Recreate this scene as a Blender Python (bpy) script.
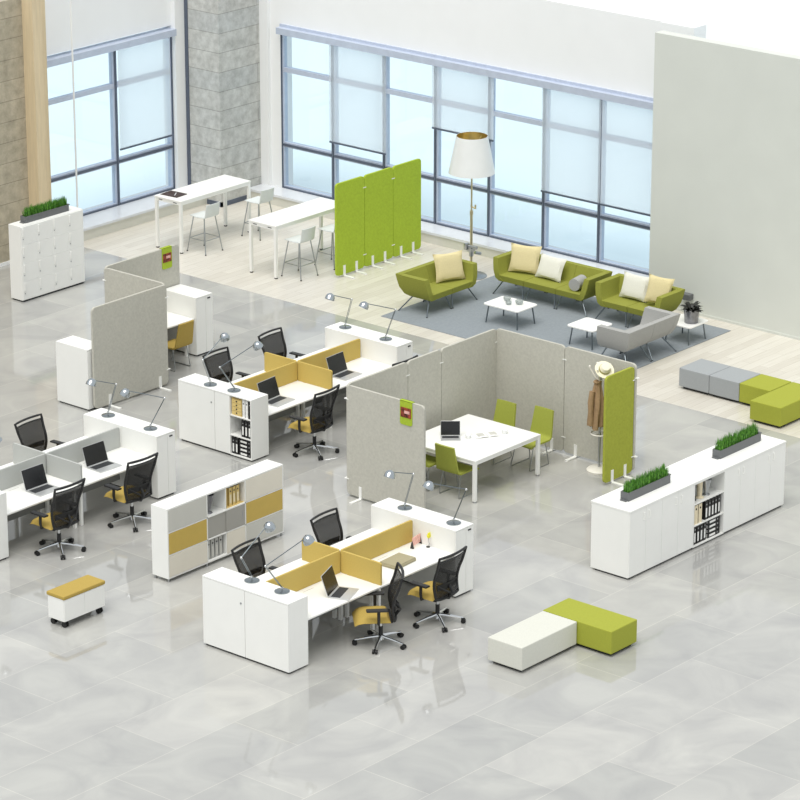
import bpy, bmesh, math, random
from mathutils import Vector, Matrix
for o in list(bpy.data.objects): bpy.data.objects.remove(o)
R = math.radians
PI = math.pi
sc = bpy.context.scene
COL = sc.collection

# ------------------------------------------------------------------ camera
YAW, PIT, DIST, FPX = R(40.57), R(19.29), 61.5, 3423.0
fw = Vector((math.cos(YAW)*math.cos(PIT), math.sin(YAW)*math.cos(PIT), -math.sin(PIT)))
cam_data = bpy.data.cameras.new('camera')
cam_data.sensor_fit = 'HORIZONTAL'; cam_data.sensor_width = 36.0
cam_data.lens = FPX/800*36.0
cam_data.clip_start = 1.0; cam_data.clip_end = 400.0
cam = bpy.data.objects.new('camera', cam_data)
cam.location = -fw*DIST
cam.rotation_euler = (PI/2-PIT, 0, YAW-PI/2)
COL.objects.link(cam); sc.camera = cam

# ------------------------------------------------------------------ light
w = bpy.data.worlds.new('sky'); sc.world = w; w.use_nodes = True
nt = w.node_tree; nt.nodes.clear()
wo = nt.nodes.new('ShaderNodeOutputWorld'); bg = nt.nodes.new('ShaderNodeBackground')
bg.inputs['Color'].default_value = (0.93, 0.97, 1.0, 1); bg.inputs['Strength'].default_value = 0.82
nt.links.new(bg.outputs[0], wo.inputs[0])
sd = bpy.data.lights.new('sun', 'SUN'); sd.energy = 2.5; sd.angle = R(45); sd.color = (1.0, 0.97, 0.92)
sun = bpy.data.objects.new('sun', sd); COL.objects.link(sun)
sun_dir = Vector((-0.36, -0.12, 0.92))           # towards the sun
sun.rotation_euler = sun_dir.to_track_quat('Z', 'Y').to_euler()
sun.location = (0, 0, 30)
vs = sc.view_settings
vs.view_transform = 'Standard'; vs.look = 'None'; vs.gamma = 1.0; vs.use_curve_mapping = False
vs.exposure = 0.0

# ------------------------------------------------------------------ materials
def lin(c):
    if isinstance(c, str):
        c = tuple(int(c[i:i+2], 16)/255 for i in (0, 2, 4))
    return tuple((x/12.92 if x <= .04045 else ((x+.055)/1.055)**2.4) for x in c)
def mat(name, col, rough=.5, metal=0.0, noise=0.0, nscale=40.0, bump=0.0, bscale=200.0, spec=.5, coat=0.0, stretch=None):
    m = bpy.data.materials.new(name); m.use_nodes = True
    n = m.node_tree.nodes; l = m.node_tree.links
    b = n['Principled BSDF']
    c = lin(col)
    b.inputs['Base Color'].default_value = (*c, 1)
    b.inputs['Roughness'].default_value = rough; b.inputs['Metallic'].default_value = metal
    b.inputs['Specular IOR Level'].default_value = spec; b.inputs['Coat Weight'].default_value = coat
    tc = n.new('ShaderNodeTexCoord')
    src = tc.outputs['Object']
    if stretch:
        mp = n.new('ShaderNodeMapping'); mp.inputs['Scale'].default_value = stretch
        l.new(src, mp.inputs['Vector']); src = mp.outputs['Vector']
    if noise:
        t = n.new('ShaderNodeTexNoise'); t.inputs['Scale'].default_value = nscale; t.inputs['Detail'].default_value = 4
        l.new(src, t.inputs['Vector'])
        r = n.new('ShaderNodeValToRGB')
        r.color_ramp.elements[0].position = .3; r.color_ramp.elements[1].position = .7
        r.color_ramp.elements[0].color = (*[max(0, x*(1-noise)) for x in c], 1)
        r.color_ramp.elements[1].color = (*[min(1, x*(1+noise)) for x in c], 1)
        l.new(t.outputs['Fac'], r.inputs['Fac']); l.new(r.outputs['Color'], b.inputs['Base Color'])
    if bump:
        t2 = n.new('ShaderNodeTexNoise'); t2.inputs['Scale'].default_value = bscale
        l.new(src, t2.inputs['Vector'])
        bp = n.new('ShaderNodeBump'); bp.inputs['Strength'].default_value = bump; bp.inputs['Distance'].default_value = .01
        l.new(t2.outputs['Fac'], bp.inputs['Height']); l.new(bp.outputs['Normal'], b.inputs['Normal'])
    return m
M = {}
M['white'] = mat('white_laminate', 'f0f0ec', .35, noise=.015, nscale=3)
M['white_metal'] = mat('white_metal', 'f0f0ec', .3, noise=.01, nscale=5)
M['cream'] = mat('cream_laminate', 'e2dccd', .4, noise=.02, nscale=4)
M['pale_grey'] = mat('pale_grey_laminate', 'c9c8c0', .4, noise=.02, nscale=4)
M['mid_grey'] = mat('mid_grey_laminate', 'a3a19a', .4, noise=.02, nscale=4)
M['mustard'] = mat('mustard_laminate', 'c6aa54', .45, noise=.03, nscale=6)
M['mustard_felt'] = mat('mustard_felt', 'c4ab5c', .9, noise=.05, nscale=60, bump=.15)
M['mustard_fabric'] = mat('mustard_fabric', 'b2984a', .85, noise=.06, nscale=60, bump=.15)
M['grey_felt'] = mat('grey_felt', 'bebcb1', .95, noise=.07, nscale=26, bump=.25)
M['grey_screen'] = mat('grey_screen_fabric', 'b5b7b3', .9, noise=.03, nscale=60, bump=.1)
M['lime_felt'] = mat('lime_felt', 'a6bd34', .95, noise=.08, nscale=26, bump=.25)
M['sofa_green'] = mat('sofa_green_fabric', '8c8f38', .9, noise=.05, nscale=40, bump=.15)
M['bench_green'] = mat('bench_green_fabric', '9fa438', .85, noise=.04, nscale=40, bump=.1)
M['chair_green'] = mat('chair_green_fabric', '9da443', .85, noise=.04, nscale=40, bump=.1)
M['sofa_grey'] = mat('sofa_grey_fabric', 'a6a6a3', .9, noise=.04, nscale=40, bump=.12)
M['bench_grey'] = mat('bench_grey_fabric', '9ea2a4', .85, noise=.03, nscale=40, bump=.1)
M['bench_white'] = mat('bench_white_fabric', 'd3d3c9', .8, noise=.03, nscale=40, bump=.1)
M['pillow_cream'] = mat('pillow_cream_fabric', 'd8cb9c', .9, noise=.04, nscale=40, bump=.1)
M['pillow_white'] = mat('pillow_white_fabric', 'dddccf', .9, noise=.03, nscale=40, bump=.1)
M['black'] = mat('black_plastic', '1a1a1b', .45, noise=.1, nscale=30)
M['dark'] = mat('dark_plinth', '2b2c2e', .5, noise=.1, nscale=20)
M['rubber'] = mat('black_rubber', '141414', .5, noise=.1, nscale=30)
M['chrome'] = mat('chrome', 'd8dadb', .12, metal=1.0, noise=.03, nscale=10)
M['lamp_metal'] = mat('lamp_metal', 'b6bcc0', .22, metal=1.0, noise=.04, nscale=20)
M['lamp_base'] = mat('lamp_base_metal', '8f9699', .18, metal=1.0, noise=.04, nscale=20)
M['pole_metal'] = mat('pale_brass', 'cfc4a4', .3, metal=.9, noise=.04, nscale=10)
M['lime_shaded'] = mat('lime_felt_shaded', 'a2a83c', .95, noise=.08, nscale=26, bump=.25)  # lime felt again, its weaker light away from the windows put into the colour
M['pot_steel'] = mat('dark_pot_steel', '85868a', .3, metal=1.0, noise=.15, nscale=14)
M['leg_steel'] = mat('dark_leg_steel', '7b8388', .3, metal=1.0, noise=.04, nscale=20)
M['steel'] = mat('satin_steel', 'b3b6b8', .3, metal=1.0, noise=.04, nscale=20)
M['gold'] = mat('gold_lining', 'e2cd92', .3, metal=1.0, noise=.06, nscale=12)
M['silver'] = mat('silver_case', 'd6d7d6', .35, metal=.6, noise=.02, nscale=10)
M['screen'] = mat('dark_screen', '1b1c1e', .2, noise=.1, nscale=3)
M['planter'] = mat('grey_planter_metal', '666869', .5, noise=.04, nscale=15)
M['soil'] = mat('dark_soil', '3a3024', .95, noise=.3, nscale=60)
M['stool'] = mat('pale_grey_shell', 'd9dedd', .45, noise=.02, nscale=10)
M['rug'] = mat('grey_rug', '8b9297', 1.0, noise=.06, nscale=18, bump=.4, bscale=300)
M['frame'] = mat('window_frame_metal', 'c0c9da', .4, metal=.1, noise=.05, nscale=6)
M['frame_dark'] = mat('dark_frame_metal', '5b6474', .4, metal=.2, noise=.06, nscale=6)
M['plaster'] = mat('plaster', 'd3d6cf', .9, noise=.02, nscale=1.2)
M['paint'] = mat('white_paint', 'f2f3f3', .7, noise=.01, nscale=2)
M['sill'] = mat('sill_stone', 'd9dce0', .2, noise=.03, nscale=4)
M['sill_front'] = mat('sill_front_panel', 'd6d5cb', .6, noise=.03, nscale=4)
M['brown'] = mat('brown_coat_fabric', 'a08462', .9, noise=.12, nscale=20, bump=.2)
M['dark_brown'] = mat('dark_brown_leather', '3d2e2b', .6, noise=.1, nscale=20)
M['straw'] = mat('cream_straw', 'efe9cf', .8, noise=.05, nscale=60, bump=.2)
M['olive_band'] = mat('olive_band', 'a8a068', .8, noise=.05, nscale=60)
M['cream_plastic'] = mat('cream_metal', 'ebe7dc', .35, noise=.02, nscale=10)
M['khaki'] = mat('khaki_felt', 'a59d80', .95, noise=.06, nscale=60, bump=.2)
M['pink'] = mat('pink_print', 'e6b3a8', .5, noise=.2, nscale=25)
M['yellow'] = mat('bright_yellow', 'e8e03a', .6, noise=.05, nscale=30)
M['paper'] = mat('white_paper', 'f0f0ec', .7, noise=.06, nscale=30)
M['leaf'] = mat('dark_leaf', '24251f', .5, noise=.25, nscale=20)
M['shade'] = mat('white_lampshade', 'e3e5e3', .3, noise=.02, nscale=4, spec=.6)
M['key'] = mat('grey_key', '303234', .6, noise=.3, nscale=60)
M['under'] = mat('grey_modesty_panel', '8a8b88', .6, noise=.03, nscale=8)
M['kraft'] = mat('mustard_card', 'dcc27c', .7, noise=.05, nscale=20)
M['folder_cream'] = mat('cream_card', 'e6d9ba', .7, noise=.03, nscale=20)
M['folder_grey'] = mat('grey_card', 'b7b7b2', .7, noise=.03, nscale=20)
M['ground'] = mat('pale_terrace', 'd8e6ec', .9, noise=.02, nscale=.3)
M['darkred'] = mat('photo_print', '8a3a24', .5, noise=.9, nscale=14)

def node_mat(name):
    m = bpy.data.materials.new(name); m.use_nodes = True
    return m, m.node_tree.nodes, m.node_tree.links
def tile_floor():
    m, n, l = node_mat('polished_stone_tile'); b = n['Principled BSDF']
    tc = n.new('ShaderNodeTexCoord')
    mp = n.new('ShaderNodeMapping'); l.new(tc.outputs['Object'], mp.inputs['Vector'])
    br = n.new('ShaderNodeTexBrick'); br.offset = .5
    br.inputs['Scale'].default_value = 1.0; br.inputs['Brick Width'].default_value = 2.4; br.inputs['Row Height'].default_value = 1.2
    br.inputs['Mortar Size'].default_value = .006; br.inputs['Mortar Smooth'].default_value = .3
    br.inputs['Color1'].default_value = (*lin('b0b0ad'), 1); br.inputs['Color2'].default_value = (*lin('bdbcb8'), 1)
    br.inputs['Mortar'].default_value = (*lin('cbc9c2'), 1)
    l.new(mp.outputs[0], br.inputs['Vector'])
    ns = n.new('ShaderNodeTexNoise'); ns.inputs['Scale'].default_value = .9; ns.inputs['Detail'].default_value = 6; ns.inputs['Distortion'].default_value = 1.2
    l.new(tc.outputs['Object'], ns.inputs['Vector'])
    rp = n.new('ShaderNodeValToRGB'); rp.color_ramp.elements[0].position = .3; rp.color_ramp.elements[1].position = .7
    rp.color_ramp.elements[0].color = (.78, .78, .79, 1); rp.color_ramp.elements[1].color = (1, 1, .98, 1)
    l.new(ns.outputs['Fac'], rp.inputs['Fac'])
    mx = n.new('ShaderNodeMixRGB'); mx.blend_type = 'MULTIPLY'; mx.inputs['Fac'].default_value = 1
    l.new(br.outputs['Color'], mx.inputs['Color1']); l.new(rp.outputs['Color'], mx.inputs['Color2'])
    l.new(mx.outputs[0], b.inputs['Base Color'])
    r2 = n.new('ShaderNodeMapRange'); r2.inputs['To Min'].default_value = .03; r2.inputs['To Max'].default_value = .07
    l.new(ns.outputs['Fac'], r2.inputs['Value']); l.new(r2.outputs[0], b.inputs['Roughness'])
    b.inputs['Specular IOR Level'].default_value = .9
    return m
def plank_floor():
    m, n, l = node_mat('pale_oak_planks'); b = n['Principled BSDF']
    tc = n.new('ShaderNodeTexCoord')
    br = n.new('ShaderNodeTexBrick'); br.offset = .37
    br.inputs['Scale'].default_value = 1.0; br.inputs['Brick Width'].default_value = 2.2; br.inputs['Row Height'].default_value = .2
    br.inputs['Mortar Size'].default_value = .004; br.inputs['Mortar Smooth'].default_value = .2
    br.inputs['Color1'].default_value = (*lin('d3cec4'), 1); br.inputs['Color2'].default_value = (*lin('dfdbd2'), 1)
    br.inputs['Mortar'].default_value = (*lin('bfb8aa'), 1)
    l.new(tc.outputs['Object'], br.inputs['Vector'])
    mp = n.new('ShaderNodeMapping'); mp.inputs['Scale'].default_value = (1.2, 22, 1); l.new(tc.outputs['Object'], mp.inputs['Vector'])
    ns = n.new('ShaderNodeTexNoise'); ns.inputs['Scale'].default_value = 1.5; ns.inputs['Detail'].default_value = 5
    l.new(mp.outputs[0], ns.inputs['Vector'])
    rp = n.new('ShaderNodeValToRGB'); rp.color_ramp.elements[0].position = .3; rp.color_ramp.elements[1].position = .75
    rp.color_ramp.elements[0].color = (.87, .86, .83, 1); rp.color_ramp.elements[1].color = (1, 1, 1, 1)
    l.new(ns.outputs['Fac'], rp.inputs['Fac'])
    mx = n.new('ShaderNodeMixRGB'); mx.blend_type = 'MULTIPLY'; mx.inputs['Fac'].default_value = 1
    l.new(br.outputs['Color'], mx.inputs['Color1']); l.new(rp.outputs['Color'], mx.inputs['Color2'])
    l.new(mx.outputs[0], b.inputs['Base Color']); b.inputs['Roughness'].default_value = .28
    return m
def concrete(name, c1, c2):
    m, n, l = node_mat(name); b = n['Principled BSDF']
    tc = n.new('ShaderNodeTexCoord')
    sx = n.new('ShaderNodeSeparateXYZ'); l.new(tc.outputs['Object'], sx.inputs[0])
    ad = n.new('ShaderNodeMath'); ad.operation = 'ADD'; l.new(sx.outputs['X'], ad.inputs[0]); l.new(sx.outputs['Y'], ad.inputs[1])
    cb = n.new('ShaderNodeCombineXYZ'); l.new(ad.outputs[0], cb.inputs['X']); l.new(sx.outputs['Z'], cb.inputs['Y'])
    br = n.new('ShaderNodeTexBrick'); br.offset = .5; br.inputs['Scale'].default_value = 1
    br.inputs['Brick Width'].default_value = 3.5; br.inputs['Row Height'].default_value = .42; br.inputs['Mortar Size'].default_value = .008
    br.inputs['Color1'].default_value = (*lin(c1), 1); br.inputs['Color2'].default_value = (*lin(c2), 1)
    br.inputs['Mortar'].default_value = (*[x*.6 for x in lin(c1)], 1)
    l.new(cb.outputs[0], br.inputs['Vector'])
    ns = n.new('ShaderNodeTexNoise'); ns.inputs['Scale'].default_value = 5; ns.inputs['Detail'].default_value = 8; ns.inputs['Roughness'].default_value = .7
    l.new(tc.outputs['Object'], ns.inputs['Vector'])
    rp = n.new('ShaderNodeValToRGB'); rp.color_ramp.elements[0].position = .3; rp.color_ramp.elements[1].position = .65
    rp.color_ramp.elements[0].color = (.62, .62, .61, 1); rp.color_ramp.elements[1].color = (1, 1, 1, 1)
    l.new(ns.outputs['Fac'], rp.inputs['Fac'])
    mx = n.new('ShaderNodeMixRGB'); mx.blend_type = 'MULTIPLY'; mx.inputs['Fac'].default_value = 1
    l.new(br.outputs['Color'], mx.inputs['Color1']); l.new(rp.outputs['Color'], mx.inputs['Color2'])
    l.new(mx.outputs[0], b.inputs['Base Color']); b.inputs['Roughness'].default_value = .9
    bp = n.new('ShaderNodeBump'); bp.inputs['Strength'].default_value = .4; bp.inputs['Distance'].default_value = .03
    l.new(ns.outputs['Fac'], bp.inputs['Height']); l.new(bp.outputs[0], b.inputs['Normal'])
    return m
def mix_transparent(name, col, alpha, rough=.6, tint=(1, 1, 1)):
    m, n, l = node_mat(name); b = n['Principled BSDF']; out = n['Material Output']
    b.inputs['Base Color'].default_value = (*lin(col), 1); b.inputs['Roughness'].default_value = rough
    tr = n.new('ShaderNodeBsdfTransparent'); tr.inputs['Color'].default_value = (*tint, 1)
    mx = n.new('ShaderNodeMixShader'); mx.inputs['Fac'].default_value = alpha
    l.new(tr.outputs[0], mx.inputs[1]); l.new(b.outputs[0], mx.inputs[2]); l.new(mx.outputs[0], out.inputs['Surface'])
    return m
def glass():
    m, n, l = node_mat('window_glass'); out = n['Material Output']; n.remove(n['Principled BSDF'])
    tr = n.new('ShaderNodeBsdfTransparent'); tr.inputs['Color'].default_value = (.93, .975, 1, 1)
    gl = n.new('ShaderNodeBsdfGlossy'); gl.inputs['Roughness'].default_value = .02
    lw = n.new('ShaderNodeLayerWeight'); lw.inputs['Blend'].default_value = .5      # facing: 0 head-on, 1 grazing
    pw = n.new('ShaderNodeMath'); pw.operation = 'POWER'; pw.inputs[1].default_value = 5; l.new(lw.outputs['Facing'], pw.inputs[0])
    ml = n.new('ShaderNodeMath'); ml.operation = 'MULTIPLY_ADD'; ml.inputs[1].default_value = .9; ml.inputs[2].default_value = .04; l.new(pw.outputs[0], ml.inputs[0])
    mx = n.new('ShaderNodeMixShader'); l.new(ml.outputs[0], mx.inputs['Fac'])
    l.new(tr.outputs[0], mx.inputs[1]); l.new(gl.outputs[0], mx.inputs[2]); l.new(mx.outputs[0], out.inputs['Surface'])
    return m
def blind():
    m, n, l = node_mat('blind_fabric'); out = n['Material Output']; b = n['Principled BSDF']
    b.inputs['Base Color'].default_value = (*lin('fbfdff'), 1); b.inputs['Roughness'].default_value = .9
    tl = n.new('ShaderNodeBsdfTranslucent'); tl.inputs['Color'].default_value = (*lin('fcfeff'), 1)
    tr = n.new('ShaderNodeBsdfTransparent')
    wv = n.new('ShaderNodeTexNoise'); wv.inputs['Scale'].default_value = 300
    mx = n.new('ShaderNodeMixShader'); mx.inputs['Fac'].default_value = .75
    l.new(b.outputs[0], mx.inputs[1]); l.new(tl.outputs[0], mx.inputs[2])
    mr = n.new('ShaderNodeMapRange'); mr.inputs['To Min'].default_value = .33; mr.inputs['To Max'].default_value = .45
    l.new(wv.outputs['Fac'], mr.inputs['Value'])
    m2 = n.new('ShaderNodeMixShader'); l.new(mr.outputs[0], m2.inputs['Fac'])
    l.new(tr.outputs[0], m2.inputs[1]); l.new(mx.outputs[0], m2.inputs[2]); l.new(m2.outputs[0], out.inputs['Surface'])
    return m
def grass_mat():
    m, n, l = node_mat('grass_blades'); b = n['Principled BSDF']
    tc = n.new('ShaderNodeTexCoord'); ns = n.new('ShaderNodeTexNoise'); ns.inputs['Scale'].default_value = 30
    l.new(tc.outputs['Object'], ns.inputs['Vector'])
    rp = n.new('ShaderNodeValToRGB'); rp.color_ramp.elements[0].position = .35; rp.color_ramp.elements[1].position = .65
    rp.color_ramp.elements[0].color = (*lin('33691f'), 1); rp.color_ramp.elements[1].color = (*lin('6ba838'), 1)
    l.new(ns.outputs['Fac'], rp.inputs['Fac']); l.new(rp.outputs[0], b.inputs['Base Color']); b.inputs['Roughness'].default_value = .6
    return m
M['tile'] = tile_floor(); M['plank'] = plank_floor()
M['concrete_warm'] = concrete('board_marked_concrete_warm', 'c9bfa9', 'bdb49f')
M['concrete'] = concrete('board_marked_concrete', 'd2d2cd', 'c6c9c8')
M['oak'] = mat('pale_oak_panel', 'dcc9a6', .5, noise=.06, nscale=3, stretch=(8, 8, .6))
M['mesh'] = mix_transparent('black_chair_mesh', '1e1e1e', .68, .7)
M['glass'] = glass(); M['blind'] = blind(); M['grass'] = grass_mat()
M['tumbler'] = mix_transparent('grey_glass', 'b4b9b8', .45, .1, (.9, .93, .92))

# ------------------------------------------------------------------ mesh builder
class MB:
    def __init__(s): s.bm = bmesh.new()
    def _m(s, vs_, mi, sm=False):
        for f in {f for v in vs_ for f in v.link_faces}:
            f.material_index = mi; f.smooth = sm
    def box(s, x0, x1, y0, y1, z0, z1, bev=0, mi=0, seg=2):
        r = bmesh.ops.create_cube(s.bm, size=1); v = r['verts']
        for q in v: q.co = ((x0+x1)/2+q.co.x*(x1-x0), (y0+y1)/2+q.co.y*(y1-y0), (z0+z1)/2+q.co.z*(z1-z0))
        s._m(v, mi)
        if bev:
            es = list({e for q in v for e in q.link_edges})
            bmesh.ops.bevel(s.bm, geom=es, offset=bev, segments=seg, affect='EDGES', profile=.5, clamp_overlap=True)
        return s
    def hexa(s, pts, mi=0, bev=0):     # 8 points: bottom 4 (ccw), top 4
        v = [s.bm.verts.new(p) for p in pts]
        fs = [s.bm.faces.new([v[i] for i in q]) for q in ((3, 2, 1, 0), (4, 5, 6, 7), (0, 1, 5, 4), (1, 2, 6, 5), (2, 3, 7, 6), (3, 0, 4, 7))]
        for f in fs: f.material_index = mi
        if bev: bmesh.ops.bevel(s.bm, geom=list({e for q in v for e in q.link_edges}), offset=bev, segments=2, affect='EDGES', profile=.5)
        return s
    def cone(s, p0, p1, r0, r1, n=12, mi=0, cap=True):
        p0 = Vector(p0); p1 = Vector(p1); d = p1-p0
        r = bmesh.ops.create_cone(s.bm, cap_ends=cap, segments=n, radius1=r0, radius2=r1, depth=d.length)
        q = d.to_track_quat('Z', 'Y').to_matrix().to_4x4(); q.translation = (p0+p1)/2
        bmesh.ops.transform(s.bm, matrix=q, verts=r['verts'])
        s._m(r['verts'], mi, True); return s
    def cyl(s, p0, p1, r, n=12, mi=0): return s.cone(p0, p1, r, r, n, mi)
    def sph(s, c, r, sc=(1, 1, 1), n=12, mi=0):
        q = bmesh.ops.create_uvsphere(s.bm, u_segments=n, v_segments=max(6, n//2), radius=r)
        for v in q['verts']: v.co = (c[0]+v.co.x*sc[0], c[1]+v.co.y*sc[1], c[2]+v.co.z*sc[2])
        s._m(q['verts'], mi, True); return s
    def tube(s, pts, r, n=8, closed=False, mi=0):
        pts = [Vector(p) for p in pts]; rings = []; N = len(pts); up = None
        for i, p in enumerate(pts):
            a = pts[(i-1) % N] if (closed or i > 0) else p
            b = pts[(i+1) % N] if (closed or i < N-1) else p
            t = (b-a).normalized()
            if up is None: up = Vector((0, 0, 1)) if abs(t.z) < .9 else Vector((1, 0, 0))
            x = t.cross(up).normalized(); y = x.cross(t).normalized(); up = y
            rr = r[i] if isinstance(r, (list, tuple)) else r
            rings.append([s.bm.verts.new(p+(x*math.cos(k*2*PI/n)+y*math.sin(k*2*PI/n))*rr) for k in range(n)])
        for i in range(N if closed else N-1):
            A = rings[i]; B = rings[(i+1) % N]
            for k in range(n):
                f = s.bm.faces.new((A[k], A[(k+1) % n], B[(k+1) % n], B[k])); f.smooth = True; f.material_index = mi
        if not closed:
            for rg in (rings[0][::-1], rings[-1]): s.bm.faces.new(rg).material_index = mi
        return s
    def lathe(s, prof, c=(0, 0, 0), n=24, mi=0, sx=1, sy=1):
        rings = []
        for r, z in prof:
            if r < 1e-5: rings.append([s.bm.verts.new((c[0], c[1], c[2]+z))])
            else: rings.append([s.bm.verts.new((c[0]+r*sx*math.cos(k*2*PI/n), c[1]+r*sy*math.sin(k*2*PI/n), c[2]+z)) for k in range(n)])
        for A, B in zip(rings, rings[1:]):
            for k in range(n):
                a = A[k % len(A)], A[(k+1) % len(A)]; b = B[(k+1) % len(B)], B[k % len(B)]
                q = []
                for v in (*a, *b):
                    if v not in q: q.append(v)
                if len(q) > 2:
                    f = s.bm.faces.new(q); f.smooth = True; f.material_index = mi
        return s
    def grid(s, fn, nu, nv, th=0, mi=0):   # fn(u,v)->Vector, optional thickness along normal
        P = [[Vector(fn(i/nu, j/nv)) for j in range(nv+1)] for i in range(nu+1)]
        def nrm(i, j):
            a = P[min(i+1, nu)][j]-P[max(i-1, 0)][j]; b = P[i][min(j+1, nv)]-P[i][max(j-1, 0)]
            return a.cross(b).normalized()
        top = [[s.bm.verts.new(P[i][j]+nrm(i, j)*th/2) for j in range(nv+1)] for i in range(nu+1)]
        lo = [[s.bm.verts.new(P[i][j]-nrm(i, j)*th/2) for j in range(nv+1)] for i in range(nu+1)] if th else None
        def q(*v):
            f = s.bm.faces.new(v); f.smooth = True; f.material_index = mi
        for i in range(nu):
            for j in range(nv):
                q(top[i][j], top[i+1][j], top[i+1][j+1], top[i][j+1])
                if th: q(lo[i][j], lo[i][j+1], lo[i+1][j+1], lo[i+1][j])
        if th:
            for i in range(nu):
                q(top[i][0], lo[i][0], lo[i+1][0], top[i+1][0]); q(top[i][nv], top[i+1][nv], lo[i+1][nv], lo[i][nv])
            for j in range(nv):
                q(top[0][j], top[0][j+1], lo[0][j+1], lo[0][j]); q(top[nu][j], lo[nu][j], lo[nu][j+1], top[nu][j+1])
        return s
    def prism(s, poly, z0, z1, axis='z', mi=0, bev=0):   # extruded outline; axis x/y/z is the extrusion direction
        def pt(a, b, c): return (a, b, c) if axis == 'z' else ((c, a, b) if axis == 'x' else (a, c, b))
        A = [s.bm.verts.new(pt(a, b, z0)) for a, b in poly]; B = [s.bm.verts.new(pt(a, b, z1)) for a, b in poly]
        n = len(poly)
        fs = [s.bm.faces.new(A[::-1]), s.bm.faces.new(B)]+[s.bm.faces.new((A[i], A[(i+1) % n], B[(i+1) % n], B[i])) for i in range(n)]
        for f in fs: f.material_index = mi
        if bev: bmesh.ops.bevel(s.bm, geom=list({e for v in A+B for e in v.link_edges}), offset=bev, segments=2, affect='EDGES', profile=.5)
        return s
    def xf(s, loc=(0, 0, 0), rz=0, rx=0, ry=0):
        m = Matrix.Translation(loc) @ Matrix.Rotation(rz, 4, 'Z') @ Matrix.Rotation(ry, 4, 'Y') @ Matrix.Rotation(rx, 4, 'X')
        bmesh.ops.transform(s.bm, matrix=m, verts=s.bm.verts[:]); return s
    def build(s, name, mats, parent=None, loc=None):
        bmesh.ops.recalc_face_normals(s.bm, faces=s.bm.faces[:])
        me = bpy.data.meshes.new(name); s.bm.to_mesh(me); s.bm.free()
        for m in (mats if isinstance(mats, (list, tuple)) else [mats]): me.materials.append(M[m] if isinstance(m, str) else m)
        if any(p.use_smooth for p in me.polygons): me.set_sharp_from_angle(angle=R(40))
        o = bpy.data.objects.new(name, me); COL.objects.link(o)
        if parent: o.parent = parent
        if loc: o.location = loc
        return o
def tag(o, label, cat, group=None):
    o['label'] = label; o['category'] = cat
    if group: o['group'] = group
    return o
def thing(name, label, cat, loc=(0, 0, 0), rz=0, group=None):
    o = bpy.data.objects.new(name, None); COL.objects.link(o); o.empty_display_size = .1
    o.location = loc; o.rotation_euler = (0, 0, rz)
    return tag(o, label, cat, group)
def struct(name, mb, m, parent=None):
    o = mb.build(name, m, parent)
    if not parent: o['kind'] = 'structure'
    return o
def copy_tree(o, parent=None):
    kids = list(o.children); c = o.copy(); COL.objects.link(c)
    if parent: c.parent = parent
    for k in kids: copy_tree(k, c)
    return c
def dup(o, label, loc, rz=0, group=None):
    c = copy_tree(o); c.location = loc; c.rotation_euler = (0, 0, rz); c['label'] = label
    if group: c['group'] = group
    return c
def rrect(a0, a1, b0, b1, r, n=4, corners=(1, 1, 1, 1)):      # rounded outline in 2D
    P = []
    for (cx, cy, st, on, px, py) in ((a1-r, b0+r, -90, corners[0], a1, b0), (a1-r, b1-r, 0, corners[1], a1, b1), (a0+r, b1-r, 90, corners[2], a0, b1), (a0+r, b0+r, 180, corners[3], a0, b0)):
        if on: P += [(cx+r*math.cos(R(st+90*k/n)), cy+r*math.sin(R(st+90*k/n))) for k in range(n+1)]
        else: P.append((px, py))
    return P

# ================================================================== SETTING
XW, YL, WH = 8.42, 12.2, 5.4            # window planes and wall height
struct('floor', MB().box(-19, 3.0, -18, 11.6, -.2, 0), 'tile')
struct('floor_planks', MB().box(3.0, 8.6, -18, 12.35, -.2, 0), 'plank')
struct('terrace_ground', MB().box(8.6, 70, -30, 80, -.4, -.25).box(-40, 8.6, 12.6, 80, -.4, -.25), 'ground')
# right plaster wall
struct('wall_right', MB().box(7.52, 7.75, -18, .05, 0, WH), 'plaster')
struct('baseboard_right', MB().box(7.505, 7.52, -18, .05, 0, .05), 'plaster')
struct('trim_1', MB().box(7.38, 7.52, -1.03, -.80, .29, .41, .01), 'planter')
# left concrete wall, oak pilaster, return to the window plane
struct('wall_left', MB().box(-19, 2.0, 11.45, 12.5, 0, WH), 'concrete_warm')
struct('baseboard_left', MB().box(-19, 1.79, 11.43, 11.45, 0, .07), 'paint')
struct('trim_2', MB().box(1.80, 2.05, 11.15, 11.46, 0, WH), 'oak')
struct('trim_3', MB().box(2.0, 2.45, 11.465, 12.3, 0, WH), 'oak')
# corner column and white piers
struct('wall_corner', MB().box(7.02, 8.75, 11.04, 12.5, 0, WH), 'concrete')
struct('trim_4', MB().box(7.0, 7.08, 11.93, 12.05, .27, WH).box(8.3, 8.4, 11.02, 11.1, .25, WH).box(7.0, 7.05, 11.02, 11.95, 0, .1).box(7.0, 7.86, 11.02, 11.05, 0, .1), 'frame_dark')
struct('trim_5', MB().box(6.72, 7.02, 12.02, 12.4, .27, WH), 'paint')
struct('trim_6', MB().box(8.36, 8.7, 10.49, 11.04, .25, WH).box(8.28, 8.7, 10.8, 11.04, .25, WH), 'paint')
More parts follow.
